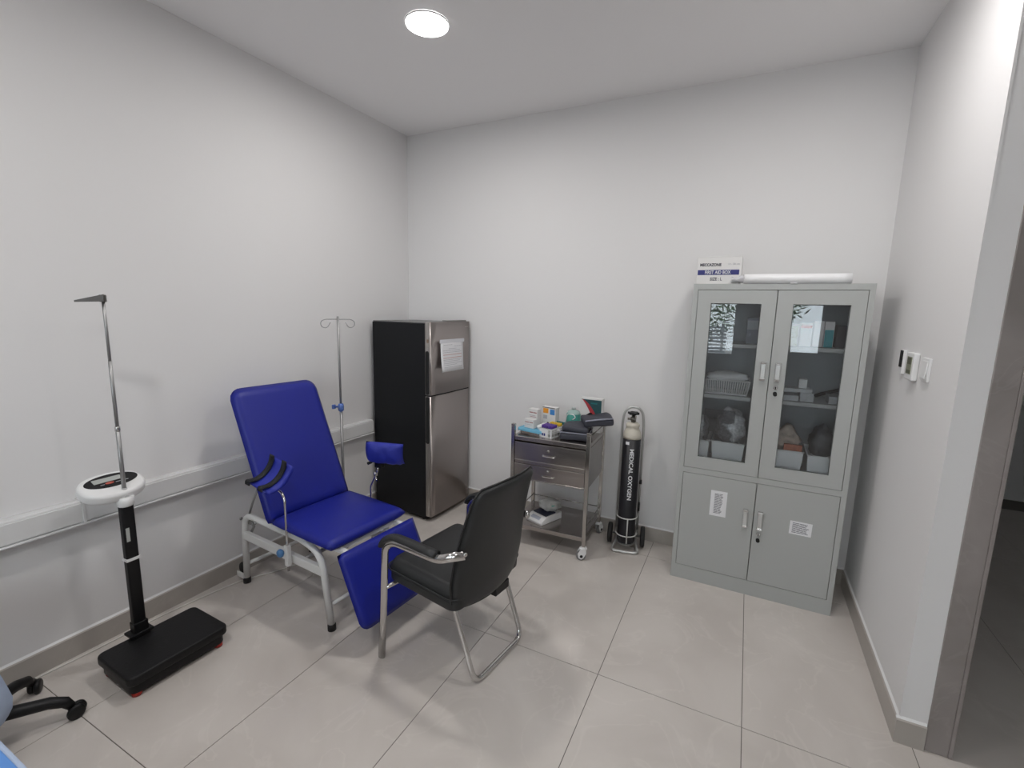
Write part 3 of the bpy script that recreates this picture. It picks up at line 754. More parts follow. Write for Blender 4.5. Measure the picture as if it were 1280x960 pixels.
def trough(M, L, w, arc, t, m, parent, name='leg_pad', wob=0.004, seed=1):
    """curved padded shell: axis along local y, opening towards local +z"""
    bm = newbm(); nu, nv = 16, 10; rad = w / arc; G = []
    for sgn in (0, 1):
        g_ = []
        for j in range(nv + 1):
            v = -1 + 2 * j / nv; row = []
            for i in range(nu + 1):
                u = -1 + 2 * i / nu; a = u * arc / 2
                e = math.sqrt(max(0, 1 - max(abs(u), abs(v)) ** 6)); th_ = t * e * (1 if sgn == 0 else -1) / 2
                rr = rad + th_ + wob * math.sin(9 * v + seed) * math.cos(5 * u + seed) * e
                row.append(M @ Vector((rr * math.sin(a), v * L / 2, rad - rr * math.cos(a))))
            g_.append(row)
        G.append(g_)
    A = [[bm.verts.new(p) for p in r_] for r_ in G[0]]
    B = [[A[j][i] if (i in (0, nu) or j in (0, nv)) else bm.verts.new(G[1][j][i]) for i in range(nu + 1)] for j in range(nv + 1)]
    for j in range(nv):
        for i in range(nu):
            bm.faces.new((A[j][i], A[j + 1][i], A[j + 1][i + 1], A[j][i + 1])).smooth = True
            bm.faces.new((B[j][i], B[j][i + 1], B[j + 1][i + 1], B[j + 1][i])).smooth = True
    return obj(name, bm, m, parent)
def ribbon(name, M, pts, w, t, m, parent, ydir=(0, 1, 0)):
    """strap following pts (local xz) with width along local y"""
    bm = newbm(); P = fillet([Vector(p) for p in pts], .02); n = len(P); rows = []
    for i in range(n):
        T = (P[min(i + 1, n - 1)] - P[max(i - 1, 0)]).normalized(); Yd = Vector(ydir); N = T.cross(Yd).normalized()
        rows.append([bm.verts.new(M @ (P[i] + Yd * a * w / 2 + N * b * t / 2)) for a, b in ((-1, -1), (1, -1), (1, 1), (-1, 1))])
    for i in range(n - 1):
        for k in range(4): bm.faces.new((rows[i][k], rows[i][(k + 1) % 4], rows[i + 1][(k + 1) % 4], rows[i + 1][k])).smooth = True
    bm.faces.new(rows[0]); bm.faces.new(rows[-1][::-1])
    return obj(name, bm, m, parent)
# left pad: opening towards +x/+camera, tilted
a_ = R(28)
ML = basis((.010, -.262, .750), (0, .80, .60), (-math.cos(a_), .1, math.sin(a_)))
padL = trough(ML, .160, .205, 1.9, .022, M_bluecloth, ex, seed=2)
for yy in (.052, -.032):
    rad = .205 / 1.9; pts = []
    for k in range(9):
        a = -1.0 + 2.0 * k / 8; q = rad - .020; pts.append((q * math.sin(a), yy, rad - q * math.cos(a)))
    pts = [(pts[0][0] - .024, yy, pts[0][2] - .004), (pts[0][0] - .012, yy, pts[0][2] + .016)] + pts + [(pts[-1][0] + .010, yy, pts[-1][2] + .014)]
    ribbon('strap', ML, pts, .028, .006, M_strap, padL)
MR = basis((.295, .245, .803), (.131, -.213, .951), (.90, .42, -.03))
padR = trough(MR, .225, .145, 1.3, .038, M_bluecloth, ex, seed=5, wob=.005)
tube('strap_end', [(.225, .236, .765), (.205, .222, .745), (.190, .212, .736)], .009, M_strap, padR)
bm = newbm(); add_box(bm, (.205, .250, .705), (.255, .285, .745), .004); obj('pad_bracket', bm, M_black, ex)
bm = newbm(); add_tube(bm, [(.188, .268, .665), (.215, .25, .640), (.232, .24, .632)], .005, 8); add_lathe(bm, [(.012, -.012), (.013, .012)], 14, Matrix.Translation((.195, .267, .66))); obj('pad_lever', bm, M_chrome, ex)
bm = newbm(); add_box(bm, (-.02, -.275, .696), (.03, -.245, .742), .004); obj('pad_bracket', bm, M_steelrod, ex)
# ================================================================== IV POLE
iv = thing('iv_pole', 'thin steel drip pole with two hooks behind the examination chair', 'drip stand', (-2.455, 2.32, 0), 0)
tube('pole', [(0, 0, .03), (0, 0, .97)], .0095, M_steelrod, iv); tube('upper_pole', [(0, 0, .96), (0, 0, 1.585)], .0075, M_steelrod, iv)
dv = V(.42, .90, 0).normalized()
for s in (-1, 1):
    D = dv * s; Z = V(0, 0, 1)
    pts = [V(0, 0, 1.566), D * .085 + Z * 1.566, D * .112 + Z * 1.552, D * .112 + Z * 1.522, D * .088 + Z * 1.508, D * .068 + Z * 1.514, D * .050 + Z * 1.545]
    tube('hook', pts, .0028, M_steelrod, iv, seg=8, fil=.02)
bm = newbm(); add_lathe(bm, [(.010, -.028), (.019, -.020), (.020, .010), (.016, .026), (.010, .028)], 18, Matrix.Translation((0, 0, .965))); cl_ = obj('clamp_collar', bm, mat('blue_clamp_plastic', (.10, .18, .48), .35), iv)
bm = newbm(); add_tube(bm, [(0, 0, .97), (-.030, -.022, .97)], .007, 10); add_box(bm, (-.045, -.040, .955), (-.030, -.015, .985), .003); obj('clamp_knob', bm, MATS['blue_clamp_plastic'], cl_)
for k in range(3):
    a = R(200 + 120 * k) ; tube('foot_leg', [(0, 0, .06), (.10 * math.cos(a), .10 * math.sin(a), .05), (.155 * math.cos(a), .155 * math.sin(a), .008)], .008, M_steelrod, iv, fil=.03)

# ================================================================== WEIGHING SCALE
sx, sy = -2.435, 1.030
sc_ = thing('weighing_scale', 'black platform weighing scale with height rod and white display head', 'scale', (sx, sy, 0))
SA = Matrix.Rotation(R(-2), 4, 'Z')
PM = Matrix.Translation((.135, .035, 0)) @ SA
bm = newbm(); add_prism(bm, rrect(.30, .415, .03), .042, PM @ Matrix.Translation((0, 0, .083)), bev=.009); obj('platform_top', bm, mat('ribbed_black_rubber_mat', (.007, .007, .008), .48, spec=.3, bump=.5, bscale=160), sc_)
bm = newbm(); add_prism(bm, rrect(.275, .39, .03), .046, PM @ Matrix.Translation((0, 0, .040)), bev=.006); obj('platform_base', bm, M_black, sc_)
for a in (-1, 1):
    for b in (-1, 1):
        bm = newbm(); add_lathe(bm, [(.018, 0), (.020, .018)], 16, PM @ Matrix.Translation((a * .115, b * .17, 0))); obj('foot', bm, M_red, sc_, label='red rubber foot')
bm = newbm(); add_box(bm, (-.030, -.032, .06), (.022, .034, .115), .004); add_box(bm, (-.038, -.048, .115), (.026, .046, .128), .003); add_box(bm, (-.026, -.028, .10), (.018, .030, .175), .004); obj('column_socket', bm, M_black, sc_)
bm = newbm(); add_prism(bm, rrect(.036, .050, .008), .630, Matrix.Translation((-.004, 0, .435)), bev=.001); col_ = obj('column', bm, M_black, sc_)
box('column_label', (.0145, -.018, .58), (.0153, -.004, .645), mat('grey_label', (.45, .47, .45), .5), col_)
box('column_band', (-.025, -.0275, .485), (.0165, .027, .498), M_pvc, col_, label='white plastic band')
bm = newbm(); add_lathe(bm, [(.027, .745), (.031, .750), (.033, .765), (.034, .79)], 24, Matrix.Translation((-.004, 0, 0))); obj('neck', bm, M_pvc, sc_)
# display head: ellipse tilted towards the user (+x)
HM = basis((-.064, -.018, .826), (0, 1, 0), (-.93, 0, .37))
def ell(a, b, n=40, p=2.0): return [(a * math.copysign(abs(math.cos(t)) ** (2 / p), math.cos(t)), b * math.copysign(abs(math.sin(t)) ** (2 / p), math.sin(t))) for t in [2 * math.pi * k / n for k in range(n)]]
bm = newbm(); add_prism(bm, ell(.122, .088, 48, 2.3), .050, HM, bev=.016, seg=5); hd = obj('display_head', bm, M_pvc, sc_)
bm = newbm(); add_prism(bm, ell(.100, .046, 44), .003, HM @ Matrix.Translation((0.004, .018, .0255)), bev=.001); obj('display_panel', bm, M_black, hd)
box('lcd', (-.062, .012, .027), (.045, .042, .0285), mat('lcd_grey', (.42, .44, .42), .2), hd).matrix_local = HM
bm = newbm(); add_prism(bm, ell(.016, .007, 20), .002, HM @ Matrix.Translation((-.010, .000, .0280))); obj('red_button', bm, mat('red_button', (.5, .10, .07), .4), hd)
for x0, x1 in ((-.045, -.030), (.012, .030), (.045, .06)):
    bm = newbm(); add_box(bm, (x0, -.004, .0270), (x1, -.001, .0282), M=HM); obj('button_mark', bm, M_inkl, hd)
bm = newbm(); add_lathe(bm, [(.019, .775), (.019, .80), (.012, .806)], 20); add_lathe(bm, [(.011, .80), (.012, .826), (.009, .83)], 16, Matrix.Translation((.0, 0, 0))); obj('rod_clamp', bm, mat('grey_clamp', (.45, .45, .45), .3), sc_)
tube('height_rod', [(0, 0, .79), (0, 0, 1.11)], .0085, M_steelrod, sc_)
bm = newbm(); add_lathe(bm, [(.0095, 1.090), (.0105, 1.095), (.0105, 1.108), (.0095, 1.112)], 16); obj('rod_collar', bm, M_chrome, sc_)
tube('height_rod', [(0, 0, 1.11), (0, 0, 1.40)], .0070, M_steelrod, sc_); tube('height_rod', [(0, 0, 1.39), (0, 0, 1.665)], .0058, M_steelrod, sc_)
hdir = V(-.45, -.89, 0).normalized(); hs = V(-hdir.y, hdir.x, 0)
bm = newbm(); add_box(bm, (-.012, -.014, 1.650), (.012, .014, 1.680), .003, M=Matrix.Rotation(math.atan2(hdir.y, hdir.x), 4, 'Z'))
vs = []
for d_, hw, z0, z1 in ((-.004, .024, 1.652, 1.682), (.090, .008, 1.648, 1.655)):
    vs.append([bm.verts.new(hdir * d_ + hs * hw * a + V(0, 0, z)) for a, z in ((-1, z0), (1, z0), (1, z1), (-1, z1))])
for k in range(4): bm.faces.new((vs[0][k], vs[0][(k + 1) % 4], vs[1][(k + 1) % 4], vs[1][k]))
bm.faces.new(vs[0]); bm.faces.new(vs[1])
obj('head_slide', bm, mat('grey_head_slide', (.11, .105, .10), .4), sc_)

# ================================================================== STEEL TROLLEY
tb = thing('steel_trolley', 'stainless steel two-drawer trolley on white castors', 'trolley', (-1.130, 3.070, 0), R(2.5))
TW, TD = .266, .210          # half leg spacing
for a in (-1, 1):
    for b in (-1, 1):
        bm = newbm(); add_box(bm, (a * TW - .0125, b * TD - .0125, .095), (a * TW + .0125, b * TD + .0125, .865), .002)
        lg = obj('leg', bm, M_sspost, tb)
        bm = newbm(); add_box(bm, (a * TW - .0135, b * TD - .0135, .865), (a * TW + .0135, b * TD + .0135, .881), .003); obj('leg_cap', bm, M_pvc if False else M_sspost, lg)
        # castor
        yaw = {(-1, -1): 200, (1, -1): 25, (-1, 1): 100, (1, 1): 250}[(a, b)]
        CM = Matrix.Translation((a * TW, b * TD, 0)) @ Matrix.Rotation(R(yaw), 4, 'Z')
        bm = newbm(); add_lathe(bm, [(.016, .080), (.018, .095)], 16, CM)
        for s in (-1, 1):
            add_prism(bm, [(-.028, .02), (-.010, .010), (.006, .018), (.022, .052), (.020, .082), (-.016, .084), (-.034, .05)], .004, CM @ Matrix.Translation((-.006, s * .017, 0)) @ Matrix.Rotation(R(90), 4, 'X'), bev=.001, seg=1)
        add_prism(bm, rrect(.05, .038, .01), .006, CM @ Matrix.Translation((-.002, 0, .083)))
        cs = obj('castor', bm, M_pvc, lg, label='white castor fork')
        # (third level stops here; wheel is a leg sub-part too)
        bm = newbm(); add_lathe(bm, [(.008, -.012), (.028, -.012), (.0325, -.009), (.0325, .009), (.028, .012), (.008, .012)], 24, CM @ Matrix.Translation((-.016, 0, .033)) @ Matrix.Rotation(R(90), 4, 'X')); obj('castor_wheel', bm, mat('grey_castor_tread', (.20, .20, .20), .5), lg)
        bm = newbm(); add_lathe(bm, [(.010, -.021), (.010, .021)], 16, CM @ Matrix.Translation((-.016, 0, .033)) @ Matrix.Rotation(R(90), 4, 'X')); obj('castor_hub', bm, M_black, lg)
# housing
bm = newbm(); X2, Y2 = TW - .0135, TD - .0135
add_box(bm, (-X2, -TD - .006, .768), (X2, TD + .006, .798), .004); add_box(bm, (-TW - .004, -Y2, .7685), (TW + .004, Y2, .7975), .003)
obj('top_tray', bm, M_ss, tb)
bm = newbm()
for s in (-1, 1): add_box(bm, (s * TW - .006, -Y2, .497), (s * TW + .006, Y2, .769))
add_box(bm, (-X2, TD - .006, .497), (X2, TD + .004, .769)); add_box(bm, (-X2, -Y2, .497), (X2, Y2, .503)); add_box(bm, (-X2, -Y2, .619), (X2, Y2, .625))
obj('housing', bm, M_ss, tb)
for z0, z1 in ((.630, .758), (.497, .604)):
    bm = newbm(); add_box(bm, (-X2 + .002, -TD - .010, z0), (X2 - .002, -TD + .012, z1), .002)
    d = obj('drawer', bm, M_ss, tb)
    bm = newbm(); add_box(bm, (-X2 + .004, -TD - .013, z1 - .004), (X2 - .004, -TD - .0095, z1 + .0015), .001)
    add_box(bm, (-X2 + .003, -TD - .012, z0 - .002), (X2 - .003, -TD - .006, z0 + .006), .002); obj('folded_edge', bm, M_sspost, d)
    zc = (z0 + z1) / 2 - .008
    bm = newbm(); add_tube(bm, [(-.042, -TD - .010, zc), (-.038, -TD - .022, zc - .003), (.038, -TD - .022, zc - .003), (.042, -TD - .010, zc)], .0028, 8, fil=.008)
    for s in (-1, 1): add_lathe(bm, [(.006, 0), (.006, .003)], 12, Matrix.Translation((s * .042, -TD - .010, zc)) @ Matrix.Rotation(R(90), 4, 'X'))
    obj('handle', bm, M_chrome, d)
    bm = newbm(); add_lathe(bm, [(.009, 0), (.009, .005), (.006, .007)], 18, Matrix.Translation((-.004, -TD - .010, zc + .034)) @ Matrix.Rotation(R(90), 4, 'X')); obj('lock', bm, M_chrome, d)
box('drawer_divider', (-X2 + .004, -TD - .004, .6045), (X2 - .004, -TD + .004, .629), M_ss, tb)
bm = newbm(); add_box(bm, (-TW + .012, -TD - .004, .128), (TW - .012, TD + .004, .160), .004); add_box(bm, (-TW - .004, -TD + .013, .1285), (TW + .004, TD - .013, .1595), .003); obj('lower_shelf', bm, M_ss, tb)
bm = newbm()
for a, b in (((-TW, TD), (TW, TD)), ((-TW, -TD), (-TW, TD)), ((TW, -TD), (TW, TD))): add_tube(bm, [(a[0], a[1], .215), (b[0], b[1], .215)], .004, 8)
obj('shelf_rail', bm, M_sspost, tb)
bm = newbm()
for a, b in (((TW, -TD), (TW, TD)),): add_tube(bm, [(a[0], a[1], .845), (b[0], b[1], .845)], .004, 8)
obj('top_rail', bm, M_sspost, tb)
TR = Matrix.Translation((-1.130, 3.070, 0)) @ Matrix.Rotation(R(2.5), 4, 'Z')
def tw(x, y, z=.798): p = TR @ Vector((x, y, z)); return (p.x, p.y, p.z)
# -- top items (local trolley coords)
kt = thing('instrument_tray', 'steel tray lined with light blue paper at the left of the trolley top', 'tray', tw(-.165, -.085), R(-8))
bm = newbm(); add_prism(bm, rrect(.165, .115, .02), .003, Matrix.Translation((0, 0, .002)));
prev = None
for z, f in ((.003, 1.0), (.032, 1.12), (.034, 1.18), (.034, 1.15)):
    ring = [bm.verts.new((x * f, y * f, z)) for x, y in rrect(.165, .115, .02)]
    if prev:
        for k in range(len(ring)): bm.faces.new((prev[k], prev[(k + 1) % len(ring)], ring[(k + 1) % len(ring)], ring[k])).smooth = True
    prev = ring
obj('tray_shell', bm, M_sspost, kt)
tag_ = newbm(); rnd = random.Random(2); nn = 24; ol = rrect(.178, .126, .02, 5); rr_ = []
for f, z in ((0.2, .036), (.8, .038), (1.0, .040), (1.10, .034), (1.12, .020)):
    rr_.append([tag_.verts.new((x * f, y * f, z + rnd.uniform(-.004, .003) * (1 if f > 1 else .4))) for x, y in ol])
for i in range(4):
    for k in range(len(ol)): tag_.faces.new((rr_[i][k], rr_[i][(k + 1) % len(ol)], rr_[i + 1][(k + 1) % len(ol)], rr_[i + 1][k]))
tag_.faces.new(rr_[0]); obj('blue_liner', tag_, mat('light_blue_liner', (.14, .42, .60), .6), kt, label='light blue paper liner')
def mbox(name, x, y, z, w_, d_, h_, yaw, label, m=M_carton, prints=(), tilt=0, cat='box'):
    p = tw(x, y, z); t_ = thing(name, label, cat, p, R(yaw)); t_.rotation_euler = (R(tilt), 0, R(yaw))
    bm = newbm(); add_box(bm, (-w_ / 2, -d_ / 2, 0), (w_ / 2, d_ / 2, h_), .001, 1); obj('carton_body', bm, m, t_)
    for (x0, x1, z0, z1, pm) in prints: box('printed_panel', (w_ * (x0 - .5), -d_ / 2 - .0006, h_ * z0), (w_ * (x1 - .5), -d_ / 2 + .0003, h_ * z1), pm, t_)
    return t_
M_mprint = mat('maroon_print', (.30, .06, .06), .6); M_oprint = mat('orange_print', (.85, .34, .03), .6); M_bprint = mat('blue_print', (.05, .24, .58), .6)
mbox('medicine_box', -.185, -.100, .837, .080, .040, .062, -12, 'lower front white medicine box with maroon print standing in the blue-lined tray', prints=((.08, .5, .62, .70, M_mprint), (.55, .92, .62, .70, M_mprint), (.08, .8, .38, .42, M_inkl)))
mbox('medicine_box', -.180, -.040, .837, .078, .045, .125, -12, 'taller white medicine box with maroon print behind the front box', prints=((.12, .5, .78, .83, M_mprint), (.55, .92, .78, .83, M_mprint), (.12, .8, .62, .65, M_inkl), (.2, .9, .55, .57, M_mprint)))
# vial/ampoule cylinder leaning in tray
cy = thing('white_bottle', 'small white bottle lying in the blue-lined tray', 'bottle', tw(-.105, -.095, .853), R(35))
bm = newbm(); add_lathe(bm, [(.016, -.03), (.018, -.027), (.018, .024), (.012, .032), (.012, .044)], 20, Matrix.Rotation(R(68), 4, 'Y')); obj('bottle_body', bm, M_carton, cy)
bm = newbm(); add_lathe(bm, [(.013, .044), (.013, .056)], 18, Matrix.Rotation(R(68), 4, 'Y')); obj('cap', bm, mat('dark_brown_cap', (.05, .025, .02), .5), cy)
mbox('medicine_box', -.085, .030, .7985, .115, .05, .175, -10, 'white box with orange and blue squares standing behind the tray', prints=((.05, .95, .955, .995, mat('grey_edge_print', (.16, .16, .17), .6)), (.10, .48, .74, .94, M_oprint), (.60, .93, .70, .92, M_bprint), (.12, .40, .50, .66, M_inkl)))
# tube racks
rk = thing('tube_rack', 'white plastic tube rack with purple-capped tubes on the trolley top', 'rack', tw(-.020, -.070), R(-14))
bm = newbm()
rw, rd, rh = .100, .20, .060
for z in (.0, .028, .054): add_box(bm, (-rw / 2, -rd / 2, z), (rw / 2, -rd / 2 + .003, z + .006)); add_box(bm, (rw / 2 - .003, -rd / 2, z), (rw / 2, rd / 2, z + .006)); add_box(bm, (-rw / 2, -rd / 2, z), (-rw / 2 + .003, rd / 2, z + .006)); add_box(bm, (-rw / 2, rd / 2 - .003, z), (rw / 2, rd / 2, z + .006))
for k in range(7):
    y = -rd / 2 + rd * k / 6; y = min(y, rd / 2 - .005)
    for x in (-rw / 2, rw / 2 - .003): add_box(bm, (x, y, 0), (x + .003, y + .005, rh))
add_box(bm, (-rw / 2, -rd / 2 - .0005, 0), (rw / 2 - .03, -rd / 2 + .002, rh)); add_box(bm, (rw / 2 - .008, -rd / 2 - .0005, 0), (rw / 2, -rd / 2 + .002, rh))
add_box(bm, (-rw / 2, -rd / 2, 0), (rw / 2, rd / 2, .002)); add_box(bm, (-rw / 2, -rd / 2 + .005, .040), (rw / 2, rd / 2 - .005, .042))
obj('rack_body', bm, M_pvc, rk)
bm = newbm(); add_box(bm, (-.030, -rd / 2 - .0014, .010), (-.018, -rd / 2 - .0004, .028)); add_box(bm, (-.014, -rd / 2 - .0014, .010), (-.002, -rd / 2 - .0004, .028)); obj('printed_mark', bm, M_navy, rk)
M_purple = mat('purple_cap', (.10, .04, .30), .4); M_yellow = mat('yellow_cap', (.70, .46, .03), .4); M_teal = mat('teal_cap', (.01, .16, .17), .4)
def tubeobj(x, y, capm, cn, proto={}):
    lab = {'purple': 'purple-capped blood tube standing in the white rack', 'yellow': 'yellow-capped blood tube standing in the white rack', 'teal': 'teal-capped blood tube standing in the white rack'}[cn]
    RM = TR @ Matrix.Translation((-.020, -.070, .798)) @ Matrix.Rotation(R(-14), 4, 'Z')
    p = RM @ Vector((x, y, .003))
    t_ = thing('blood_tube', lab, 'tube', p, 0, cn + ' capped tubes in the rack')
    if cn not in proto:
        b1 = newbm(); add_lathe(b1, [(.002, 0), (.006, .003), (.0063, .062)], 10); m1 = bpy.data.meshes.new('tube_body'); b1.to_mesh(m1); b1.free(); m1.materials.append(mat('tube_plastic', (.62, .62, .60), .25))
        b2 = newbm(); add_lathe(b2, [(.0078, .060), (.008, .064), (.008, .078), (.0065, .080)], 12); m2 = bpy.data.meshes.new('cap'); b2.to_mesh(m2); b2.free(); m2.materials.append(capm); proto[cn] = (m1, m2)
    for nm, me in zip(('tube_body', 'cap'), proto[cn]):
        o = bpy.data.objects.new(nm, me); COL.objects.link(o); o.parent = t_
for i in range(5):
    for j in range(4): tubeobj(-.038 + i * .0178, -.085 + j * .018, M_purple, 'purple')
for i in range(5):
    for j in range(2): tubeobj(-.038 + i * .0178, .015 + j * .02, M_yellow, 'yellow')
for i in range(4): tubeobj(-.020 + i * .0178, .075, M_teal, 'teal')
# spray / sanitiser bottle
bo = thing('sanitiser_bottle', 'clear greenish bottle with teal label behind the tube rack', 'bottle', tw(.062, .118), 0)
bm = newbm(); add_lathe(bm, [(.040, 0), (.050, .006), (.050, .120), (.042, .142), (.018, .152), (.015, .156)], 28); obj('bottle_body', bm, mat('pale_green_liquid', (.34, .48, .45), .15), bo)
bm = newbm(); add_lathe(bm, [(.0505, .050), (.0505, .125)], 28, cap=False); obj('bottle_label', bm, mat('teal_label', (.10, .42, .36), .5), bo)
bm = newbm(); add_tube(bm, [(-.050, -.018, .05), (-.040, -.036, .118), (.015, -.052, .130), (.032, -.044, .105), (.010, -.054, .09)], .0035, 8, fil=.015); obj('white_outline', bm, M_pvc, bo)
bm = newbm(); add_lathe(bm, [(.016, .155), (.016, .168), (.010, .170)], 18); obj('cap', bm, mat('clear_grey_cap', (.42, .46, .46), .3), bo)
# poster-like monitor box
pb = thing('monitor_box', 'white carton with dark teal and red swoosh leaning at the trolley back', 'box', tw(.185, .160), R(0))
bm = newbm(); add_box(bm, (-.080, -.030, 0), (.080, .030, .245), .001, 1); obj('carton_body', bm, M_carton, pb)
def sw_poly(pts, m, name, y):
    bm = newbm(); f = [bm.verts.new((x, y, z)) for x, z in pts]; fb_ = [bm.verts.new((x, y + .001, z)) for x, z in pts]
    bm.faces.new(f); bm.faces.new(fb_[::-1])
    for k in range(len(pts)): bm.faces.new((f[k], f[(k + 1) % len(pts)], fb_[(k + 1) % len(pts)], fb_[k]))
    obj(name, bm, m, pb)
arc = [(-.072 + .145 * (1 - math.cos(t)) ** .9, .236 - .16 * math.sin(t) ** 1.0) for t in [R(90) * k / 10 for k in range(11)]]
arc = [(-.07 + .135 * u, .236 - .155 * u ** 1.7) for u in [k / 10 for k in range(11)]]
arc2 = [(-.07 + .10 * u, .236 - .165 * u ** 1.35) for u in [k / 10 for k in range(11)]]
sw_poly([(.076, .236)] + arc + [(.076, .081)], mat('dark_teal_print', (.015, .07, .08), .5), 'teal_print', -.0316)
sw_poly(arc + [(.068, .06), (.05, .06)] + arc2[::-1][1:], mat('swoosh_red_print', (.42, .035, .045), .5), 'red_print', -.0320)
bm = newbm(); add_box(bm, (.0, -.0325, .206), (.045, -.0319, .216)); obj('printed_text', bm, M_teal, pb)
bm = newbm(); add_prism(bm, [(-.045, .115), (-.052, .10), (.03, .10), (.028, .118), (.010, .140), (-.005, .143)], .001, Matrix.Translation((0, -.0322, 0)) @ Matrix.Rotation(R(90), 4, 'X')); obj('monitor_picture', bm, M_black, pb)
# zip case
M_seam = MATS['silver_blue_fabric_trim']
cs_ = thing('zip_case', 'dark grey padded zip case lying across the trolley top', 'case', tw(.105, -.072), R(8))
def softbox(name, lo, hi, m, parent, r=.02, sag=.0, seed=1, Mx=None):
    bm = newbm(); lo = Vector(lo); hi = Vector(hi); c = (lo + hi) / 2; s = (hi - lo)
    bmesh.ops.create_cube(bm, size=1)
    for v in bm.verts: v.co = Vector((v.co.x * s.x, v.co.y * s.y, v.co.z * s.z)) + c
    bmesh.ops.bevel(bm, geom=list(bm.edges), offset=r, segments=4, profile=.6, affect='EDGES')
    bmesh.ops.subdivide_edges(bm, edges=[e for e in bm.edges if e.calc_length() > .04], cuts=4, use_grid_fill=True)
    for v in bm.verts:
        p = v.co; v.co = p + Vector((math.sin(p.y * 40 + seed) * .003, math.sin(p.x * 35 + seed) * .003, math.sin(p.x * 30 + p.y * 22 + seed) * .004 - sag * ((p.x - c.x) / s.x) ** 2))
        if v.co.z < lo.z: v.co.z = lo.z
    for f in bm.faces: f.smooth = True
    if Mx is not None:
        for v in bm.verts: v.co = Mx @ v.co
    return obj(name, bm, m, parent)
softbox('lower_half', (-.060, -.095, .001), (.135, .11, .052), M_bag, cs_, .022, seed=1)
softbox('upper_half', (-.053, -.088, .055), (.125, .10, .098), M_bag, cs_, .020, .012, seed=4)
bm = newbm(); add_tube(bm, [(-.058, -.092, .0535), (.132, -.092, .0535), (.132, .106, .0535), (-.058, .106, .0535)], .004, 8, closed=True); obj('zip', bm, M_seam, cs_)
softbox('flap_pouch', (.0, -.08, .0), (.20, .10, .055), M_bag, cs_, .024, seed=7, Mx=Matrix.Translation((.080, .0, .090)) @ Matrix.Rotation(R(19), 4, 'Z') @ Matrix.Rotation(R(-6), 4, 'Y'))
bm = newbm(); MXp = Matrix.Translation((.080, .0, .090)) @ Matrix.Rotation(R(19), 4, 'Z') @ Matrix.Rotation(R(-6), 4, 'Y')
add_tube(bm, [MXp @ Vector(p) for p in ((.005, -.085, .050), (.10, -.086, .053), (.19, -.078, .049))], .005, 8); obj('piping', bm, M_seam, cs_, label='silvery piping')
# -- lower shelf items
ds = thing('desk_scale', 'small white electronic scale with navy pad on the trolley lower shelf', 'scale', tw(-.075, -.060, .160), R(-22))
bm = newbm()
prof = [(-.105, 0), (.105, 0), (.105, .052), (-.055, .048), (-.105, .022)]
add_prism(bm, prof, .155, Matrix.Rotation(R(90), 4, 'Z') @ Matrix.Rotation(R(90), 4, 'X'), bev=.006); obj('housing', bm, M_pvc, ds)
bm = newbm(); add_box(bm, (-.065, -.045, .049), (.065, .055, .056), .002, M=Matrix.Rotation(R(1.5), 4, 'X')); obj('weighing_pad', bm, mat('navy_pad', (.008, .012, .035), .35), ds)
bm = newbm(); add_box(bm, (-.045, -.093, .030), (.040, -.068, .0335), M=Matrix.Translation((0, 0, .001)) @ Matrix.Rotation(R(0), 4, 'X')); o = obj('keypad', bm, mat('pale_blue_keys', (.42, .44, .52), .5), ds); 
for v in o.data.vertices: v.co.z = .022 + (v.co.y + .105) * .52 + (.0016 if v.co.z > .032 else -.001)
# bagged mask on it
mk = thing('bagged_mask', 'clear bag with green-tinted breathing mask resting on the small scale', 'mask', tw(-.055, .000, .2175), R(10))
bm = newbm(); bmesh.ops.create_icosphere(bm, subdivisions=3, radius=1)
for v in bm.verts:
    p = v.co; k = 1 + .12 * math.sin(6 * p.x + 2) * math.sin(5 * p.y) + .1 * math.sin(9 * p.z + p.x * 4); v.co = Vector((p.x * .080 * k, p.y * .062 * k, max(p.z, -.65) * .046 * k + .032))
for f in bm.faces: f.smooth = True
obj('bag', bm, mat('crinkled_clear_film', (.46, .47, .46), .2, bump=.8, bscale=60, var=.25, vscale=40), mk)
bm = newbm(); add_tube(bm, [(-.05, -.03, .040), (0, -.055, .034), (.055, -.035, .045), (.062, .02, .052), (.02, .045, .060)], .005, 8, fil=.03); obj('green_tubing', bm, mat('clear_green_tube', (.10, .36, .28), .25), mk)

# ================================================================== OXYGEN CYLINDER + CART
ox = thing('oxygen_cylinder', 'black medical oxygen cylinder with cream shoulder', 'gas cylinder', (-.640, 3.165, .055))
cr = .060
bm = newbm(); add_lathe(bm, [(.040, 0), (.055, .006), (cr, .02), (cr, .765)], 40); bo_ = obj('cylinder_body', bm, M_cyl, ox)
bm = newbm(); add_lathe(bm, [(cr + .0008, .755), (cr + .0008, .775), (.057, .795), (.048, .812), (.043, .820), (.043, .834), (.046, .838), (.046, .852), (.038, .860), (.018, .864)], 40); obj('shoulder', bm, M_cream, ox)
bm = newbm(); add_lathe(bm, [(.014, .860), (.014, .875), (.019, .877), (.019, .898), (.012, .900), (.012, .925)], 16); add_tube(bm, [(0, 0, .887), (-.035, -.012, .887)], .008, 10); add_tube(bm, [(.0, -.015, .872), (.02, -.03, .877), (.022, -.028, .915)], .005, 8); obj('valve', bm, mat('tarnished_brass_steel', (.22, .21, .19), .35, .9), ox)
bm = newbm(); add_lathe(bm, [(.030, .920), (.034, .924), (.034, .932), (.026, .935)], 18); 
for k in range(6):
    a = R(60 * k); add_lathe(bm, [(.008, .920), (.008, .934)], 10, Matrix.Translation((.031 * math.cos(a), .031 * math.sin(a), 0)))
obj('hand_wheel', bm, M_black, ox)
azi = math.atan2(-3.165, .640)      # azimuth facing the camera
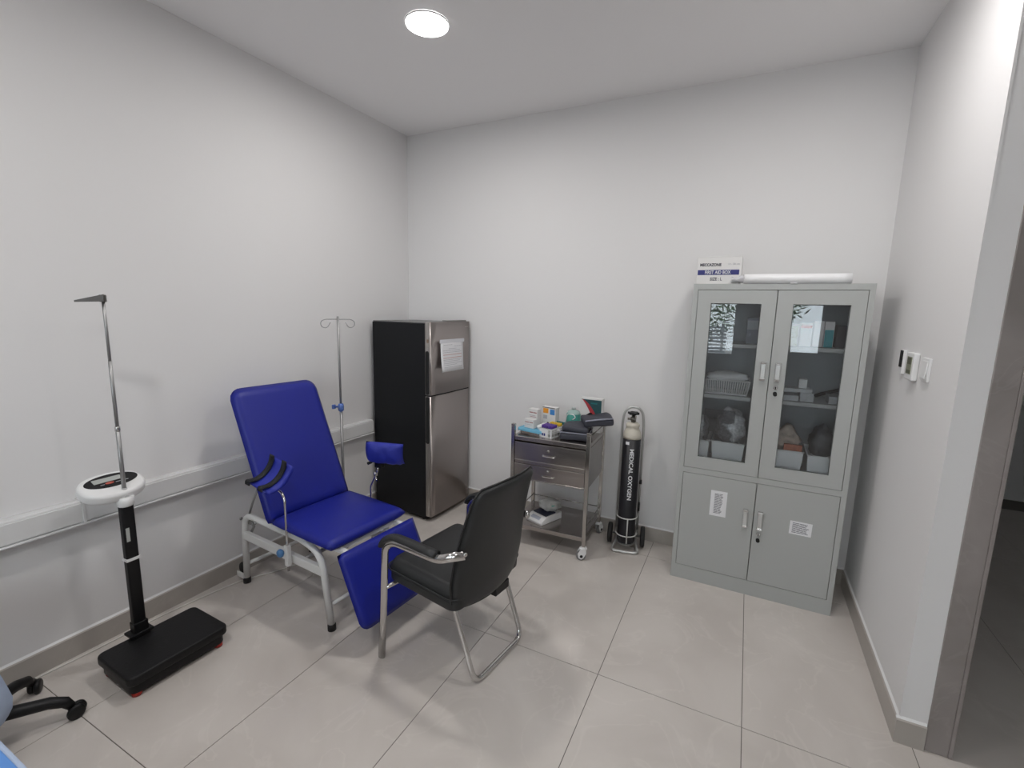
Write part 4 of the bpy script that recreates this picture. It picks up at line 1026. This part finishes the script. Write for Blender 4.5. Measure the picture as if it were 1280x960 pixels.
def oncyl(c):   # text x runs down the cylinder, text y around it
    a = azi + .06 + (c.y) / cr; rr = cr + .0006 + max(0, c.z); return Vector((rr * math.cos(a), rr * math.sin(a), .510 - c.x))
bm = newbm(); add_text(bm, 'MEDICAL OXYGEN', .037, None, ext=.0006, font_w=1.15, cyl=oncyl, bold=.0008); obj('printed_text', bm, M_white_text, bo_, label='white vertical lettering')
bm = newbm()
for k in range(4):
    a0 = azi - .70 + k * .11; vs = []
    for a in (a0, a0 + .11):
        for rr in (cr, cr + .001):
            for z in (.718, .738): vs.append(bm.verts.new((rr * math.cos(a), rr * math.sin(a), z)))
    bm.faces.new((vs[2], vs[3], vs[7], vs[6])); bm.faces.new((vs[0], vs[2], vs[6], vs[4])); bm.faces.new((vs[1], vs[3], vs[7], vs[5]))
obj('paper_label', bm, M_paper, ox)
# cart
ct = thing('cylinder_cart', 'silver tube two-wheeled cart carrying the oxygen cylinder', 'cart', (-.640, 3.165, 0), R(10))
hx = .072
bm = newbm(); Y_b = .072
add_tube(bm, [(-hx, Y_b, .09), (-hx, Y_b, .90), (-.062, Y_b, .97), (-.035, Y_b, 1.005), (0, Y_b, 1.012), (.035, Y_b, 1.005), (.062, Y_b, .97), (hx, Y_b, .90), (hx, Y_b, .09)], .0085, 12, fil=.03)
obj('upright_hoop', bm, M_frame, ct)
bm = newbm(); add_tube(bm, [(-.055, .06, .075), (-.092, -.072, .011), (.088, -.072, .011), (.058, .06, .075)], .0105, 12, fil=.030); obj('base_foot', bm, M_frame, ct)
bm = newbm(); add_lathe(bm, [(.062, .052), (.062, .055)], 24); add_tube(bm, [(-.05, .06, .055), (.05, .06, .055)], .006, 8); obj('base_plate', bm, M_frame, ct)
bm = newbm()
for z in (.120, .250):
    pts = [(-hx, Y_b, z)] + [((cr + .010) * math.cos(a), (cr + .010) * math.sin(a), z) for a in [R(180 + 180 * k / 14) for k in range(15)]] + [(hx, Y_b, z)]
    add_tube(bm, pts, .0042, 8)
add_tube(bm, [(.008, -cr - .012, .070), (.008, -cr - .012, .252)], .0042, 8)
obj('retaining_ring', bm, mat('white_painted_rod', (.62, .62, .60), .4), ct)
bm = newbm(); add_tube(bm, [(-.125, .075, .072), (.125, .075, .072)], .007, 10); obj('axle', bm, M_steelrod, ct)
for s in (-1, 1):
    bm = newbm(); add_lathe(bm, [(.020, -.013), (.060, -.016), (.071, -.012), (.072, 0), (.071, .012), (.060, .016), (.020, .013)], 32, Matrix.Translation((s * .114, .075, .072)) @ Matrix.Rotation(R(90), 4, 'Y')); obj('wheel', bm, M_rubber, ct)
bm = newbm(); add_box(bm, (.066, .03, .475), (.084, .075, .495), .003); add_box(bm, (.070, .045, .27), (.082, .07, .33), .003); obj('clamp_block', bm, M_black, ct)

# ================================================================== VISITOR CHAIR
vc = thing('visitor_chair', 'black leatherette armchair with chrome tube legs, its back to the camera', 'chair', (-1.147, 1.82, 0), R(172.5))
# oval-section front leg + arm
def oval(a, b, n=14): return [(a * math.cos(2 * math.pi * k / n), b * math.sin(2 * math.pi * k / n)) for k in range(n)]
for s in (-1, 1):
    bm = newbm(); y = .305 * s
    add_tube(bm, [(.245, y, 0.0), (.222, y, .30), (.205, y, .58), (.15, y, .618), (-.06, y, .618), (-.125, y * (.995 if s > 0 else .97), .622), (-.228, y * (.87 if s > 0 else .72), .660)], 1, fil=.05, sec=oval(.014, .020))
    for f in bm.faces: f.smooth = True
    obj('arm_frame', bm, M_chrome, vc)
    bm = newbm(); add_lathe(bm, [(.013, 0), (.013, .004)], 16, Matrix.Translation((.245, y, 0))); obj('glide', bm, M_black, vc)
    # arm pad
    bm = newbm(); P = [(.222, y, .580), (.205, y, .612), (.15, y, .643), (.06, y, .645), (-.03, y, .642), (-.112, y, .642)]
    add_tube(bm, P, 1, fil=.04, sec=oval(.015, .025)); 
    for f in bm.faces: f.smooth = True
    obj('arm_pad', bm, M_leather, vc)
    # rail joining leg to the seat
    tube('seat_rail', [(.205, y, .375), (.195, s * .22, .375), (-.14, s * .19, .372)], .010, M_chrome, vc, fil=.03)
# rear sled loop
bm = newbm(); add_tube(bm, [(-.075, .195, .385), (-.105, .190, .36), (-.232, .190, .014), (-.232, -.190, .014), (-.105, -.190, .36), (-.075, -.195, .385)], .0125, 14, fil=.06); obj('sled_leg', bm, M_chrome, vc)
# seat
bm = newbm(); add_cushion(bm, .44, .52, .075, .05, basis((.040, 0, .432), (1, 0, .05), (0, 1, 0)), crown=.010, nx=20, ny=20); st = obj('seat', bm, M_leather, vc)
bm = newbm(); add_prism(bm, rrect(.43, .51, .05), .050, basis((.040, 0, .395), (1, 0, .05), (0, 1, 0)), bev=.010); obj('seat_shell', bm, M_leather, vc)
bm = newbm(); bw = rrect(.444, .524, .052); Mx = basis((.045, 0, .430), (1, 0, .05), (0, 1, 0)); add_tube(bm, [Mx @ Vector((x, y, 0)) for x, y in bw], .0035, 6, closed=True); obj('seat_piping', bm, M_leather, vc)
# backrest: S-curved shell
def bprof(v):   # v 0..1 bottom->top : x, z, halfwidth
    z = .338 + .602 * v; x = -.188 - .030 * v - .080 * v ** 2.2 + .05 * max(0, .18 - v)
    hw = .225 + .045 * min(1, v / .25) ** .7 if v < .25 else .270 - .052 * ((v - .25) / .75) ** 1.3
    return x, z, hw
bm = newbm(); NV, NU = 30, 16; A = []; B = []
for j in range(NV + 1):
    v = j / NV; x, z, hw = bprof(v)
    if v > .93: hw -= .030 * ((v - .93) / .07) ** 2
    if v < .10: hw -= .05 * ((.10 - v) / .10) ** 2
    ra, rb = [], []
    for i in range(NU + 1):
        u = -1 + 2 * i / NU
        wrap = .045 * (u * u)                      # sides curl forwards
        dip = .018 * (u * u) * (v ** 3) if v > .5 else 0
        e = max(abs(u) ** 5, (abs(2 * v - 1)) ** 14); th_ = .022 * math.sqrt(max(0, 1 - e))
        ra.append(Vector((x + wrap - th_ - .002, u * hw, z - dip))); rb.append(Vector((x + wrap + th_ + .010 * math.sqrt(max(0, 1 - e)), u * hw, z - dip)))
    A.append(ra); B.append(rb)
VA = [[bm.verts.new(p) for p in r_] for r_ in A]
VB = [[VA[j][i] if (i in (0, NU) or j in (0, NV)) else bm.verts.new(B[j][i]) for i in range(NU + 1)] for j in range(NV + 1)]
for j in range(NV):
    for i in range(NU):
        bm.faces.new((VA[j][i], VA[j][i + 1], VA[j + 1][i + 1], VA[j + 1][i])).smooth = True
        bm.faces.new((VB[j][i], VB[j + 1][i], VB[j + 1][i + 1], VB[j][i + 1])).smooth = True
edge = [A[j][0] for j in range(NV + 1)] + [A[NV][i] for i in range(1, NU + 1)] + [A[j][NU] for j in range(NV - 1, -1, -1)] + [A[0][i] for i in range(NU - 1, 0, -1)]
obj('backrest', bm, M_leather, vc)
bm = newbm(); add_tube(bm, edge, .0045, 6, closed=True); obj('backrest_piping', bm, M_rubber, vc)
bm = newbm(); add_box(bm, (-.190, -.13, .305), (-.140, -.02, .350), .004); obj('back_bracket', bm, M_black, vc)
for s in (-1, 1):
    bm = newbm(); add_lathe(bm, [(.010, 0), (.011, .006), (.006, .010)], 14, Matrix.Translation((-.228, .262 if s > 0 else -.217, .662)) @ Matrix.Rotation(R(-90), 4, 'Y')); obj('bolt', bm, M_chrome, vc)

# ================================================================== SWIVEL CHAIR (left edge)
sw_ = thing('swivel_chair', 'black five-star swivel chair with light blue cover at the left edge', 'chair', (-2.43, .455, 0))
star = [R(a) for a in (121, 60, -15, -88, 195)]
bm = newbm(); add_lathe(bm, [(.032, .075), (.038, .09), (.038, .12), (.028, .135)], 24); obj('hub', bm, M_black, sw_)
for k, a in enumerate(star):
    L_ = (.0, .025, .0, .0, -.075)[k]
    d = V(math.cos(a), math.sin(a), 0); n_ = V(-d.y, d.x, 0)
    bm = newbm(); add_tube(bm, [d * .02 + V(0, 0, .112), d * .12 + V(0, 0, .108), d * (.21 + L_) + V(0, 0, .096), d * (.255 + L_) + V(0, 0, .078), d * (.272 + L_) + V(0, 0, .052)], [.026, .024, .022, .020, .015], 14); lg = obj('leg', bm, M_black, sw_)
    for s in (-1, 1):
        bm = newbm(); add_lathe(bm, [(.006, -.009), (.026, -.009), (.029, -.005), (.029, .005), (.026, .009), (.006, .009)], 22, Matrix.Translation(d * (.285 + L_) + n_ * s * .012 + V(0, 0, .029)) @ Matrix.Rotation(a + R(25), 4, 'Z') @ Matrix.Rotation(R(90), 4, 'X')); obj('castor_wheel', bm, M_black, lg)
    bm = newbm(); add_tube(bm, [d * (.270 + L_) + V(0, 0, .06), d * (.284 + L_) + V(0, 0, .035)], .011, 10); obj('castor_stem', bm, M_black, lg)
tube('gas_column', [(0, 0, .10), (0, 0, .46)], .022, M_black, sw_)
bm = newbm(); add_cushion(bm, .42, .42, .07, .08, basis((.03, -.145, .50), (1, 0, 0), (0, 1, 0)), crown=.01); obj('seat', bm, M_leather, sw_)
bx = V(.27, .96, .20).normalized(); by = V(.0, -.2, 1).normalized(); by = (by - bx * bx.dot(by)).normalized()
M_b = basis(V(.535, .026, .372) - bx * .215 + by * .28, bx, by)
bm = newbm(); add_cushion(bm, .43, .56, .06, .09, M_b, crown=.012, bend=-.02, r2=.12); obj('backrest_cover', bm, M_ldblue, sw_, label='light blue cloth cover')
tube('back_stem', [(.10, -.12, .46), (.36, -.17, .46), (.408, -.18, .60)], .018, M_black, sw_, fil=.05)

# ================================================================== COUCH CORNER (bottom-left edge)
cc = thing('couch', 'corner of a couch with white sheet and blue border, bottom-left edge', 'couch', (-1.35, -.15, 0), R(0))
E2 = newbm(); add_box(E2, (-.42, -.75, .66), (.40, .448, .735), .02, 3); obj('mattress', E2, M_bedw, cc)
for a in (-.38, .34):
    for b in (-.70, .40): box('leg', (a - .018, b - .018, 0), (a + .018, b + .018, .62), M_wpaint, cc, bev=.003)
box('bed_frame', (-.41, -.74, .62), (.39, .44, .659), M_wpaint, cc, bev=.004)
box('blue_border', (-.4205, .405, .7352), (.4005, .440, .7375), M_bed, cc, bev=.0008, label='blue sheet border')
box('pale_edge', (-.4206, .4395, .715), (.4006, .4495, .7372), M_ldblue, cc, bev=.003, label='pale blue sheet edge')
